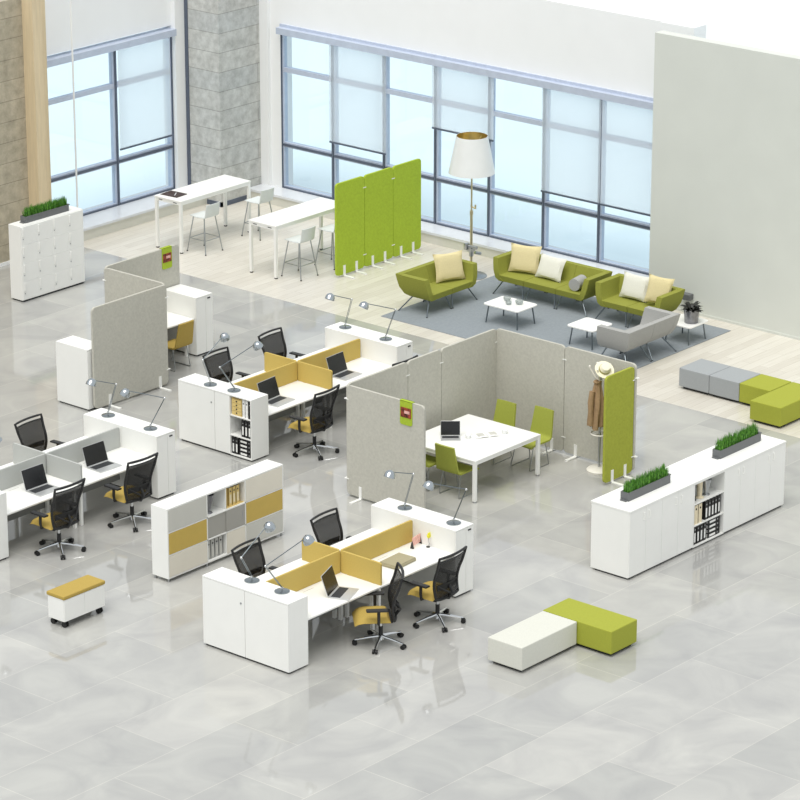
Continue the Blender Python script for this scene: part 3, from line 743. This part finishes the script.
MB().box(x0+.003, x0+cw/2, .012, .024, rows[1]+.004, rows[2]-.026).build('sliding_door', 'mid_grey', r)
d = MB().box(x0+cw/2-.02, x0+cw-t-.003, -.002, .010, rows[1]+.004, rows[2]-.026).build('sliding_door', 'mid_grey', r)
MB().box(x0+cw-t-.07, x0+cw-t-.055, -.006, -.002, rows[1]+.13, rows[1]+.24).build('handle', 'steel', d)
MB().box(1.5*cw+.022, 2*cw-.004, .0, .014, .089, rows[1]-.026, .002).build('door', 'cream', r)['label'] = 'small cream flap door'
bx, by = -8.905, -2.88
r = thing('box_file_holder', 'mustard open box holding binders in the bookcase', 'box', (bx+1.5*cw+.25, by+.18, rows[2]))
MB().box(-.20, .20, .1, .11, 0, .33).box(-.20, -.19, -.15, .1, 0, .33).box(.19, .20, -.15, .1, 0, .33).box(-.19, .19, -.15, .1, 0, .008).build('carton', 'kraft', r)
for i in range(3):
    binder('mustard binder in the mustard box in the bookcase, %s of three' % ['left', 'middle', 'right'][i], 'kraft', (bx+1.5*cw+.17+i*.085, by+.16, rows[2]+.008), 0, 'mustard binders', .30, .075, .2, lab='folder_cream', ring='black')
for i in range(4):
    binder('grey binder in the bottom of the bookcase, %s of four' % ['leftmost', 'second from left', 'second from right', 'rightmost'][i], 'folder_grey', (bx+cw+t+.06+i*.092, by+.17, .085), 0, 'grey binders', .32, .084, .24, lab='pale_grey', ring='black')
vase('dark flared vase standing in the top of the bookcase', (bx+cw+.17, by+.12, rows[2]), .31, .06, .085, 'pot_steel')

# ================================================================== BENCHES
def bench(label, m, x0, x1, y0, y1, H=.40, seams=()):
    r = thing('pouf_bench', label, 'bench', ((x0+x1)/2, (y0+y1)/2, 0))
    w, d = (x1-x0)/2-.004, (y1-y0)/2-.004
    MB().box(-w, w, -d, d, .05, H, .012).build('upholstery', m, r)
    MB().box(-w+.06, w-.06, -d+.06, d-.06, 0, .05).build('plinth', 'dark', r)
    return r
bench('white upholstered pouf bench in the front, set against a green one', 'bench_white', -8.07, -6.75, -9.25, -8.6, .415)
bench('long lime green pouf bench in the front, beside the white one', 'bench_green', -6.745, -6.1, -9.88, -8.58, .415)
bench('light grey pouf bench at the left end of the row by the plank floor', 'bench_grey', 3.77, 4.46, -4.09, -3.42)
bench('light grey pouf bench between its grey twin and the green pouf', 'bench_grey', 3.77, 4.46, -4.75, -4.09)
bench('small lime green pouf bench next to the grey row', 'bench_green', 3.77, 4.46, -5.42, -4.75)
bench('long lime green pouf bench at the right edge, at right angles to the grey row', 'bench_green', 3.13, 4.46, -6.09, -5.43)

# ================================================================== PEDESTAL
r = thing('mobile_pedestal', 'white mobile pedestal on castors with a mustard seat pad', 'pedestal', (-10.81, -2.79, 0))
MB().box(-.43, .43, -.165, .17, .11, .47, .006).build('body', 'white', r)
d1 = MB().box(-.426, -.002, -.183, -.167, .115, .465, .003).build('drawer_front', 'white', r)
d2 = MB().box(.002, .426, -.183, -.167, .115, .465, .003).build('drawer_front', 'white', r)
MB().box(-.44, .44, -.19, .19, .47, .53, .014).build('seat_pad', 'mustard_fabric', r)
for sx in (-.36, .36):
    for sy in (-.12, .12):
        c = MB().cyl((sx-.035, sy, .045), (sx-.012, sy, .045), .045, 14).cyl((sx+.012, sy, .045), (sx+.035, sy, .045), .045, 14).cyl((sx-.03, sy, .045), (sx+.03, sy, .045), .014, 8).box(sx-.02, sx+.02, sy-.02, sy+.02, .06, .11).build('castor', 'rubber', r)
MB().box(-.25, .25, -.1, .1, .075, .11).build('counterweight', 'dark', r)

# ================================================================== LAPTOPS
def laptop(label, loc, rz, w=.44, d=.30, h=.31, tilt=18):
    r = thing('laptop', label, 'laptop', loc, rz, 'open laptops on the desks')       # user sits at -y; lid hinge line at y=0
    MB().box(-w/2, w/2, -d, 0, 0, .016, .004).build('base', 'silver', r)
    MB().box(-w*.42, w*.42, -d*.55, -d*.1, .016, .018).build('keyboard', 'key', r)
    MB().box(-w*.13, w*.13, -d*.93, -d*.64, .016, .0175).build('touchpad', 'silver', r)
    ld = MB().box(-w/2, w/2, -.006, .006, 0, h, .003).xf(loc=(0, 0, .014), rx=-R(tilt)).build('lid', 'silver', r)
    MB().box(-w/2+.006, w/2-.006, -.009, -.0055, .012, h-.006).xf(loc=(0, 0, .014), rx=-R(tilt)).build('screen', 'screen', ld)
    return r

# ================================================================== DESK CLUSTERS
def end_cabinet(label, loc, W=.43, L=1.72, H=1.12, face='near', open_part=False):
    """loc = corner with smallest x and y; near = doors on the -x face, far = pull-out on the -y end"""
    r = thing('end_cabinet', label, 'cabinet', loc, 0)
    MB().box(0, W, 0, L, H-.025, H, .004).build('top', 'white', r)
    MB().box(.03, W-.03, .03, L-.03, 0, .03).build('plinth', 'dark', r)
    if face == 'near':
        if open_part:
            t = .02; ys_ = .50
            MB().box(.02, W, ys_, L, .03, H-.025).box(0, W, 0, t, .03, H-.025).box(W-.02, W, t, ys_, .03, H-.025).box(0, W-.02, t, ys_, .03, .05).build('body', 'white', r)
            for z in (.40, .76): MB().box(.005, W-.02, t, ys_, z-.02, z).build('shelf', 'white', r)
            spans = ((.86, L), (.50, .856))
        else:
            MB().box(.02, W, 0, L, .03, H-.025, .003).build('body', 'white', r)
            spans = ((L*.505, L), (0, L*.505-.004))
        for i, (a, b_) in enumerate(spans):
            d = MB().box(0, .019, a+.002, b_-.002, .035, H-.03, .002).build('door', 'white', r)
            if i == 0: MB().cyl((-.008, a+.07, H-.24), (0, a+.07, H-.24), .016, 12).build('lock', 'steel', d)
    else:
        MB().box(0, W, .02, L, .03, H-.025, .003).build('body', 'white', r)
        for i, (a, b_) in enumerate(((0, W*.58), (W*.58+.004, W))):
            d = MB().box(a+.001, b_-.001, 0, .019, .035, H-.03, .002).build('end_panel', 'white', r)
        MB().box(W*.68, W*.84, -.012, 0, H-.08, H-.058, .003).build('handle', 'black', d)
    return r
def desk(label, x0, x1, y0, y1, side, legs=(-1, 1)):
    """side -1: user at -y"""
    r = thing('desk', label, 'desk', ((x0+x1)/2, (y0+y1)/2, 0), 0, 'white workstation desks')
    w, d = (x1-x0)/2-.002, (y1-y0)/2-.002
    MB().box(-w, w, -d, d, .712, .74, .004).build('desktop', 'white', r)
    yb = -side*d; yf = side*d                    # back (screen) side, front (user) side
    MB().box(-w+.05, w-.05, min(yb, yb+side*.02), max(yb, yb+side*.02), .18, .68).build('modesty_panel', 'under', r)
    for sx in legs:
        x = sx*(w-.07)
        l = MB().box(x-.025, x+.025, yf-side*.14-.025, yf-side*.14+.025, .0, .69).box(x-.025, x+.025, min(yb+side*.03, yf-side*.14), max(yb+side*.03, yf-side*.14), .66, .71).box(x-.025, x+.025, yb+side*.06-.025, yb+side*.06+.025, 0, .66).build('leg_frame', 'white_metal', r)
    MB().box(-.12, .12, yb+side*.10, yb+side*.106, .74, .7415).build('cable_slot', 'mid_grey', r)
    return r
def screen(label, p0, p1, m):
    a = math.atan2(p1[1]-p0[1], p1[0]-p0[0]); L = math.dist(p0, p1)
    r = thing('desk_screen', label, 'screen', (p0[0], p0[1], 0), a, 'desk divider screens')
    MB().prism(rrect(.003, L-.003, .742, 1.10, .03, 3, (0, 1, 1, 0)), -.017, .017, 'y', bev=.004).build('fabric_panel', m, r)
    for f in (.2, .8): MB().box(f*L-.03, f*L+.03, -.021, .021, .7405, .77, .002).build('clamp', m, r)
    return r
WORD = {'front': 'front yellow-screened desk group', 'middle': 'middle yellow-screened desk group', 'left': 'left grey-screened desk group'}
def cluster(key, x0, ymid, m):
    W = WORD[key]
    yl, yh = ymid-.86, ymid+.86
    end_cabinet('white two-door end cabinet at the near end of the '+W if key != 'middle' else 'white end cabinet with open binder shelves in the '+W, (x0, yl, 0), open_part=(key == 'middle'))
    xf = x0+3.81
    end_cabinet('white pull-out end cabinet at the far end of the '+W, (xf, yl, 0), face='far')
    xa, xb = x0+.43, xf; xm = (xa+xb)/2
    for (a, b_, q) in ((xa, xm, 'near'), (xm, xb, 'far')):
        desk('white desk on the viewer side of the %s, %s end' % (W, q), a, b_, yl+.02, ymid, -1, (1,) if q == 'near' else (-1,))
        desk('white desk on the window side of the %s, %s end' % (W, q), a, b_, ymid, yh-.02, 1, (1,) if q == 'near' else (-1,))
        c = 'yellow' if m == 'mustard_felt' else 'grey'
        screen('%s screen running along the %s, %s half' % (c, W, q), (a+.004, ymid), (b_-.02, ymid), m)
    screen('%s cross screen on the viewer side of the %s' % (c, W), (xm, ymid-.02), (xm, yl+.04), m)
    screen('%s cross screen on the window side of the %s' % (c, W), (xm, ymid+.02), (xm, yh-.08), m)
    return xm
cluster('front', -10.30, -5.82, 'mustard_felt')
cluster('middle', -4.10, .68, 'mustard_felt')
cluster('left', -10.24, .63, 'grey_screen')
# back-left pair behind the zigzag screen
end_cabinet('white end cabinet standing left of the zigzag screen', (-4.07, 3.80, 0), L=.80, H=1.15, face='far')
end_cabinet('white pull-out cabinet right of the zigzag screen, beside the yellow chair', (-.62, 4.45, 0), L=.84, H=1.15, W=.45, face='far')
desk('white desk behind the zigzag screen with the yellow chair tucked in', -2.06, -.625, 4.50, 5.28, -1)
desk('white desk hidden behind the front panel of the zigzag screen', -3.63, -2.14, 3.82, 4.62, 1)

# contents of the open shelf in the middle group (spines face -x)
qx, qy = -4.10, .68-.86
r = thing('drawer_box', 'mustard four-drawer desktop box in the open shelf of the middle end cabinet', 'box', (qx+.16, qy+.36, .76))
MB().box(-.13, .13, -.115, -.107, 0, .30).box(-.13, .13, .107, .115, 0, .30).box(-.13, .13, -.107, .107, .292, .30).box(-.13, .13, -.107, .107, 0, .008).box(.12, .13, -.107, .107, .008, .292).build('case', 'kraft', r)
for i in range(4):
    d = MB().box(-.135, .11, -.103, .103, .012+i*.07, .012+i*.07+.064).build('drawer', 'kraft', r)
    MB().cyl((-.142, 0, .045+i*.07), (-.135, 0, .045+i*.07), .014, 10).build('knob', 'black', d)
N2 = -PI/2
g2 = 'binders in the middle end cabinet'
for i, (y, c, nm) in enumerate(((.20, 'paper', 'left white binder high in the middle end cabinet'), (.13, 'paper', 'right white binder high in the middle group end cabinet'), (.06, 'black', 'black binder at the right end of the top shelf of the middle end cabinet'))):
    binder(nm, c, (qx+.16, qy+y, .76), N2, g2, .31, .064, .26, lab='paper' if c == 'paper' else 'black', ring='black' if c == 'paper' else 'steel')
for i in range(3):
    binder('black binder halfway up the middle group end cabinet, %s of three' % ['left', 'middle', 'right'][i], 'black', (qx+.16, qy+.225-i*.077, .40), N2, g2, .31, .07, .26)
for i in range(2):
    binder('black binder standing low in the middle group end cabinet, %s of two' % ['left', 'right'][i], 'black', (qx+.16, qy+.455-i*.077, .05), N2, g2, .30, .07, .26)
for i in range(4):
    binder('black binder lying in the middle end cabinet, %s of its stack' % ['lowest', 'second from the bottom', 'third from the bottom', 'topmost'][i], 'black', (qx+.17, qy+.185, .05+i*.074), N2, g2, .30, .07, .26, lying=True)

# laptops
laptop('open laptop on the near desk of the front group', (-8.86, -6.27, .74), R(22), .47, .33, .34)
laptop('open laptop on the near desk of the middle group', (-3.05, .33, .74), R(4), .5, .34, .35)
laptop('open laptop on the far desk of the middle group', (-1.24, .36, .74), R(3), .48, .34, .34)
laptop('open laptop on the near desk of the left group', (-8.68, .28, .74), R(-1), .48, .34, .34)
laptop('open laptop on the far desk of the left group', (-7.28, .31, .74), R(-2), .48, .34, .34)
laptop('open laptop on the white meeting table', (-2.46, -3.22, .74), R(-49), .33, .24, .25, 14)
# felt folder, photo frame, flower
r = thing('laptop_sleeve', 'khaki felt sleeve lying on the far desk of the front group', 'sleeve', (-7.34, -6.24, .74), R(3))
MB().box(-.25, .25, -.17, .17, 0, .05, .016).build('pouch', 'khaki', r)
MB().box(-.24, .24, -.16, .165, .0505, .058, .003).build('flap', 'khaki', r)
r = thing('photo_frame', 'pink curved photo frame with dark feet on the front far desk', 'frame', (-6.62, -6.0, .74), R(10))
MB().box(-.12, .12, -.006, .006, .03, .17, .004).build('picture', 'pink', r)
for s in (-1, 1): MB().prism([(-.03, 0), (.03, 0), (.0, .12)], s*.13-.012, s*.13+.012, 'x').build('stand', 'dark', r)
r = thing('flower_ornament', 'small yellow flower ornament on a bent wire stem by the pink photo frame', 'ornament', (-6.54, -6.17, .74))
MB().lathe([(0, 0), (.03, 0), (.03, .012), (0, .015)], n=14).build('base', 'dark', r)
MB().tube([(0, 0, .01), (.01, -.02, .06), (-.01, -.01, .1), (.02, 0, .16)], .005, 6).build('stem', 'steel', r)
f = MB()
for k in range(6): f.sph((.02+.03*math.cos(k*PI/3), 0, .19+.03*math.sin(k*PI/3)), .022, (1, .5, 1), 8)
f.sph((.02, 0, .19), .02, (1, .7, 1), 8); f.build('flower', 'yellow', r)

# ================================================================== DESK LAMPS
def desk_lamp(label, base, elbow, tip, zc=1.12):
    r = thing('desk_lamp', label, 'lamp', (base[0], base[1], zc), 0, 'chrome desk lamps on the end cabinets')
    B = Vector((base[0], base[1], zc)); E_ = Vector(elbow)-B; T = Vector(tip)-B
    MB().lathe([(0, 0), (.115, 0), (.115, .012), (.10, .018), (.02, .022), (0, .022)], n=28).build('base', 'lamp_base', r)
    MB().cyl((0, 0, .02), (0, 0, .06), .014, 10).sph((0, 0, .06), .02, n=10).build('pivot', 'chrome', r)
    side = Vector((0, 0, 1)).cross(E_).normalized()*.012
    P = Vector((0, 0, .06))
    MB().tube([P+side, E_+side], .0055, 6).tube([P-side, E_-side], .0055, 6).build('lower_arm', 'leg_steel', r)
    MB().sph(E_, .02, n=10).build('elbow_joint', 'chrome', r)
    d = (T-E_).normalized(); T2 = T-d*.05
    MB().tube([E_, T2], .0075, 8).build('upper_arm', 'leg_steel', r)
    ax = (Vector((d.x, d.y, 0)).normalized()*.55+Vector((0, 0, -1))).normalized()
    prof = [(.012, .03), (.035, .024), (.066, .0), (.085, -.04), (.09, -.09), (.085, -.09), (.079, -.04), (.06, -.004), (.0, .018)]
    q = (-ax).to_track_quat('Z', 'Y').to_matrix().to_4x4()
    mb = MB().lathe(prof, n=24); q.translation = T2+d*.02
    bmesh.ops.transform(mb.bm, matrix=q, verts=mb.bm.verts[:])
    h = mb.build('head', 'lamp_metal', r)
    mb = MB().lathe([(0, -.01), (.025, -.02), (.03, -.05), (.0, -.07)], n=14); bmesh.ops.transform(mb.bm, matrix=q, verts=mb.bm.verts[:]); mb.build('bulb', 'paint', h)
    return r
def lampset(key, a):
    for nm, bse, e, t_ in a: desk_lamp(nm % WORD[key], bse, e, t_)
NA, NB = 'window-side chrome desk lamp on the near cabinet of the %s', 'viewer-side chrome desk lamp on the near cabinet of the %s'
FA, FB = 'window-side chrome desk lamp on the far cabinet of the %s', 'viewer-side chrome desk lamp on the far cabinet of the %s'
lampset('front', ((NA, (-9.98, -5.67), (-10.34, -5.80, 1.63), (-9.85, -5.91, 2.06)), (NB, (-10.0, -6.29), (-10.37, -6.31, 1.64), (-9.84, -6.67, 2.04)),
                  (FA, (-6.25, -5.45), (-6.27, -5.64, 1.74), (-6.89, -5.69, 1.96)), (FB, (-6.25, -6.44), (-6.22, -6.66, 1.72), (-6.76, -6.36, 1.91))))
lampset('middle', ((NA, (-3.95, .91), (-4.25, .79, 1.67), (-3.67, .82, 1.99)), (NB, (-3.91, .39), (-4.27, .37, 1.64), (-3.73, -.01, 2.03)),
                   (FA, (-.06, 1.25), (-.14, 1.02, 1.72), (-.75, 1.0, 1.96)), (FB, (-.10, .25), (-.10, .02, 1.73), (-.68, .26, 1.94))))
lampset('left', (('chrome desk lamp on the near cabinet of the %s', (-10.0, .32), (-10.38, .29, 1.64), (-9.84, -.08, 2.03)),
                 (FA, (-6.21, 1.12), (-6.22, .90, 1.73), (-6.83, .86, 1.97)), (FB, (-6.22, .12), (-6.14, -.15, 1.70), (-6.57, .34, 1.84))))

# ================================================================== TASK CHAIRS
def task_chair(label, loc, rz):
    r = thing('task_chair', label, 'chair', loc, rz, 'black mesh task chairs with yellow seats')      # faces +y
    b = MB().cone((0, 0, .07), (0, 0, .14), .045, .035, 16)
    for k in range(5):
        a = R(90+72*k); ca, sa = math.cos(a), math.sin(a)
        b.tube([(ca*.03, sa*.03, .12), (ca*.16, sa*.16, .105), (ca*.335, sa*.335, .075)], [.024, .019, .013], 8)
    b.build('star_base', 'chrome', r)
    for k in range(5):
        a = R(90+72*k); ca, sa = math.cos(a), math.sin(a); c = Vector((ca*.335, sa*.335, .032)); t_ = Vector((-sa, ca, 0))
        MB().cyl(c-t_*.032, c-t_*.008, .032, 12).cyl(c+t_*.008, c+t_*.032, .032, 12).cyl(c-t_*.01, c+t_*.01, .012, 8).cyl((c.x, c.y, .035), (c.x, c.y, .075), .01, 8).build('castor', 'rubber', r)
    MB().cyl((0, 0, .13), (0, 0, .27), .028, 14, 1).cyl((0, 0, .25), (0, 0, .39), .018, 14, 0).build('gas_lift', ['chrome', 'black'], r)
    MB().box(-.09, .09, -.16, .12, .38, .415, .012).box(.09, .23, .02, .04, .385, .40, .004).box(.2, .26, .0, .06, .383, .402, .006).build('mechanism', 'black', r)
    def cush(z0, z1, w, d0, d1, ed):
        def top(u, v):
            x = (u-.5)*2; y = d0+(d1-d0)*v
            e = (1-abs(x)**5)*(1-abs(2*v-1)**7)
            return (x*w*(1-.08*v**3), y, z0+(z1-z0)*e**.5-.05*max(0, v-.7)**2/.09)
        return top
    mb = MB(); tp = cush(.43, .50, .25, -.19, .27, 0)
    mb.grid(tp, 12, 12)
    mb.grid(lambda u, v: Vector((tp(u, v)[0], tp(u, v)[1], .425-.05*max(0, v-.7)**2/.09)), 12, 12)
    bmesh.ops.remove_doubles(mb.bm, verts=mb.bm.verts[:], dist=.008)
    mb.build('seat', 'mustard_fabric', r)
    MB().box(-.22, .22, -.22, .18, .405, .432, .01).build('seat_pan', 'black', r)
    for s in (-1, 1):
        a = MB().tube([(s*.2, -.02, .415), (s*.275, -.03, .42), (s*.29, -.03, .50), (s*.285, -.03, .63)], [.018, .018, .02, .022], 8).build('armrest', 'black', r)
        MB().box(s*.285-.045, s*.285+.045, -.15, .13, .623, .653, .013).build('arm_pad', 'black', a)
    # backrest surface
    zb_, zt_ = .44, 1.09
    def back(u, v):
        x = 2*u-1
        wv = .225+.05*v
        z = zb_+(zt_-zb_)*v
        y = -.235+.03*math.sin(PI*min(1, v*1.4))-.14*max(0, v-.25)**1.5-.035*(1-x*x)
        return Vector((x*wv, y, z))
    mb = MB(); mb.grid(lambda u, v: back(.03+.94*u, .03+.86*v), 10, 14, .005); mb.build('mesh_back', 'mesh', r)
    ring = [back(0, k/12) for k in range(13)]+[back(k/8, 1) for k in range(1, 8)]+[back(1, 1-k/12) for k in range(13)]+[back(1-k/8, 0) for k in range(1, 8)]
    f = MB().tube(ring, .019, 8, closed=True)
    f.tube([back(k/8, .90) for k in range(9)], .011, 8)
    f.build('back_frame', 'black', r)
    MB().grid(lambda u, v: back(.05+.9*u, .20+.13*v)-Vector((0, .022, 0)), 10, 3, .012).build('lumbar_support', 'black', r)
    s_ = MB().tube([(0, -.12, .40), (0, -.26, .42), (0, -.325, .52), back(.5, .26)-Vector((0, .03, 0))], [.03, .028, .024, .02], 8)
    for q in (-1, 1): s_.tube([(0, -.31, .50), (q*.10, -.315, .56), back(.5+q*.42, .30)-Vector((0, .02, 0))], .014, 8)
    s_.build('back_bracket', 'black', r)
    for k in r.children:
        if k.name.split('.')[0] in ('star_base', 'castor', 'gas_lift'): k.location.y = -.08
    return r
CH = 1.17
tc = task_chair('black mesh task chair turned sideways at the near viewer-side desk of the front group', (-8.62, -6.88, 0), R(46))
for lb, x, y, a in (
    ('black mesh task chair at the far viewer-side desk of the front group', -7.38, -6.97, 2),
    ('black mesh task chair at the near viewer-side desk of the left group', -9.06, -.51, 0),
    ('black mesh task chair at the far viewer-side desk of the left group', -7.45, -.55, -2),
    ('black mesh task chair at the near viewer-side desk of the middle group', -3.04, -.57, 3),
    ('black mesh task chair mostly hidden behind the grey meeting partition', -.95, -.55, 0),
    ('black mesh task chair on the window side of the front group, near end', -8.82, -4.86, 184),
    ('black mesh task chair on the window side of the front group, far end', -7.11, -4.93, 184),
    ('black mesh task chair on the window side of the middle group, near end', -2.42, 1.85, 182),
    ('black mesh task chair on the window side of the middle group, far end', -.96, 1.87, 184),
    ('black mesh task chair on the window side of the left group', -7.05, 1.77, 184)):
    dup(tc, lb, (x, y, 0), R(a)).scale = (CH, CH, 1.10 if a < 90 else .96)
tc.scale = (CH, CH, 1.06)

# ================================================================== MEETING TABLE AND CHAIRS
r = thing('meeting_table', 'square white meeting table inside the grey partition bay', 'table', (-2.26, -3.52, 0))
w, d, H = .87, .79, .74
MB().box(-w, w, -d, d, H-.028, H, .004).build('tabletop', 'white', r)
MB().box(-w+.02, w-.02, -d+.01, -d+.04, H-.08, H-.028).box(-w+.02, w-.02, d-.04, d-.01, H-.08, H-.028).box(-w+.01, -w+.04, -d+.02, d-.02, H-.08, H-.028).box(w-.04, w-.01, -d+.02, d-.02, H-.08, H-.028).build('apron', 'white_metal', r)
for sx in (-1, 1):
    for sy in (-1, 1):
        x, y = sx*(w-.032), sy*(d-.032)
        l = MB().box(x-.03, x+.03, y-.03, y+.03, .02, H-.028, .005).build('leg', 'white_metal', r)
        MB().cyl((x, y, 0), (x, y, .02), .033, 10).build('foot_pad', 'steel', l)
def sled_chair(label, loc, rz, m, group=None):
    r = thing('sled_chair', label, 'chair', loc, rz, group)      # faces +y
    mb = MB(); zs = .44
    def f(u, v):
        x = (u-.5)*2; s = v*.98
        if s < .44: y, z = .24-s, zs-.03*max(0, (.12-s)/.12)**2
        elif s < .54:
            t_ = (s-.44)/.10*R(80); y, z = -.20-.0716*math.sin(t_), zs+.0716*(1-math.cos(t_))
        else:
            y, z = -.2705-(s-.54)*.17, zs+.059+(s-.54)*.985
        w_ = .225 if s < .5 else .225-.035*(s-.5)/.48
        return (x*w_, y+.012*x*x, z)
    mb.grid(f, 8, 26, .03); mb.build('shell', m, r)
    for s in (-1, 1):
        x = s*.20
        MB().tube([(x*.9, -.15, zs-.02), (x, -.22, .03), (x, -.215, .012), (x, -.19, .009), (x, .22, .009), (x, .245, .012), (x, .25, .03), (x*.9, .14, zs-.02)], .0085, 8).build('sled_leg', 'steel', r)
    MB().tube([(-.18, .14, zs-.022), (.18, .14, zs-.022)], .008, 8).tube([(-.18, -.15, zs-.022), (.18, -.15, zs-.022)], .008, 8).build('seat_rail', 'steel', r)
    return r
g = 'lime green meeting chairs'
cs = c = sled_chair('lime green sled chair showing its back, at the front corner of the meeting table', (-2.93, -3.78, 0), R(-90), 'chair_green', g)
dup(c, 'lime green sled chair mostly hidden behind the tagged partition panel', (-2.99, -3.14, 0), R(-90))
dup(c, 'lime green sled chair on the far side of the meeting table, nearer the partition corner', (-1.24, -3.17, 0), R(90))
dup(c, 'lime green sled chair on the far side of the meeting table, nearer the coat stand', (-1.09, -3.86, 0), R(88))
for o in COL.objects:
    if o.name.startswith('sled_chair'): o.scale = (1.05, 1.05, 1.0)
sled_chair('mustard yellow sled chair tucked under the desk behind the zigzag screen', (-1.30, 4.38, 0), 0, 'mustard_fabric')
r = thing('open_magazine', 'open white magazine lying in the middle of the meeting table', 'magazine', (-2.0, -3.62, .74), R(-30))
for s in (-1, 1):
    p = MB().grid(lambda u, v: (s*(.005+u*.22), (v-.5)*.30, .006+.02*math.sin(PI*u)*(1-u)), 6, 2, .004).build('page_block', 'paper', r)
    MB().box(s*.05 if s > 0 else -.17, .17 if s > 0 else -.05, -.09, .05, .0185, .0195).build('printed_block', 'pale_grey', p)
def cup(label, x, y):
    r = thing('cup', label, 'cup', (x, y, .74), R(30), 'white cups on the meeting table')
    MB().lathe([(0, 0), (.03, 0), (.045, .03), (.05, .065), (.045, .065), (.04, .03), (0, .012)], n=16).build('bowl', 'paint', r)
    MB().tube([(.044, 0, .05), (.07, 0, .045), (.065, 0, .022), (.042, 0, .022)], .005, 6).build('handle', 'paint', r)
cup('small white cup beside the laptop on the meeting table', -2.33, -3.50)
cup('small white cup near the far edge of the meeting table', -1.75, -3.82)

# ================================================================== COAT STAND, COAT, HAT
cx, cy = -.57, -4.93
r = thing('coat_stand', 'cream coat stand with a round base behind the single lime green panel', 'coat stand', (cx, cy, 0))
MB().lathe([(0, 0), (.21, 0), (.215, .03), (.19, .055), (.05, .075), (0, .075)], n=32).build('base', 'cream_plastic', r)
MB().cyl((0, 0, .07), (0, 0, 1.72), .02, 14).build('pole', 'steel', r)
rg = [(.15*math.cos(k*PI/12), .15*math.sin(k*PI/12), .68) for k in range(24)]
MB().tube(rg, .012, 8, closed=True).tube([(0, 0, .66), (.15, 0, .68)], .008, 6).tube([(0, 0, .66), (-.15, 0, .68)], .008, 6).build('umbrella_ring', 'cream_plastic', r)
for k in range(5):
    a = R(200+72*k); ca, sa = math.cos(a), math.sin(a)
    h = MB().tube([(ca*.02, sa*.02, 1.62), (ca*.09, sa*.09, 1.68), (ca*.16, sa*.16, 1.80), (ca*.19, sa*.19, 1.86)], [.012, .012, .011, .011], 8).sph((ca*.19, sa*.19, 1.87), .02, n=8).build('hook', 'cream_plastic', r)
r = thing('coat', 'brown coat hanging from the coat stand beside the lime panel', 'coat', (cx, cy, 0))
lx = Vector((-math.sin(YAW), math.cos(YAW), 0))           # direction of the hook the coat hangs on
mb = MB()
def coat_surf(u, v):
    a = u*2*PI; z = 1.62-.82*v
    base = .03+.085*min(1, v*2.2)**.7+.015*v
    fold = 1+.22*math.sin(a*5+v*2)*min(1, v*2)+.10*math.sin(a*9+4*v)
    c = lx*(.05+.02*v)
    return c+Vector((math.cos(a)*base*fold*.85, math.sin(a)*base*fold*.95, z+.03*math.sin(a*3)*v))
mb.grid(coat_surf, 40, 16, .012)
mb.build('coat_body', 'brown', r)
mb = MB(); s0 = lx*.12+Vector((-.06, -.02, 1.45))
mb.tube([s0, s0+Vector((-.035, .0, -.2)), s0+Vector((-.03, -.005, -.42)), s0+Vector((-.02, 0, -.60))], [.045, .052, .046, .05], 12)
mb.build('sleeve', 'brown', r)
MB().tube([Vector((math.cos(k*PI/8)*.06, math.sin(k*PI/8)*.05, 1.60))+lx*.05 for k in range(16)], .022, 8, closed=True).build('collar', 'brown', r)
hat = thing('hat', 'cream straw hat with an olive band on top of the coat stand', 'hat', (cx-.04, cy-.10, 1.84), R(20))
tilt = R(-42)
def hx(mb): return mb.xf(rx=0, ry=tilt, rz=R(40))
hx(MB().lathe([(0, .0), (.10, .0), (.165, .005), (.168, .012), (.10, .012), (.085, .07), (.07, .105), (.03, .115), (0, .105)], n=28)).build('crown_and_brim', 'straw', hat)
hx(MB().lathe([(.1005, .013), (.096, .045), (.0935, .045), (.0985, .013), (.1005, .013)], n=28)).build('hat_band', 'olive_band', hat)
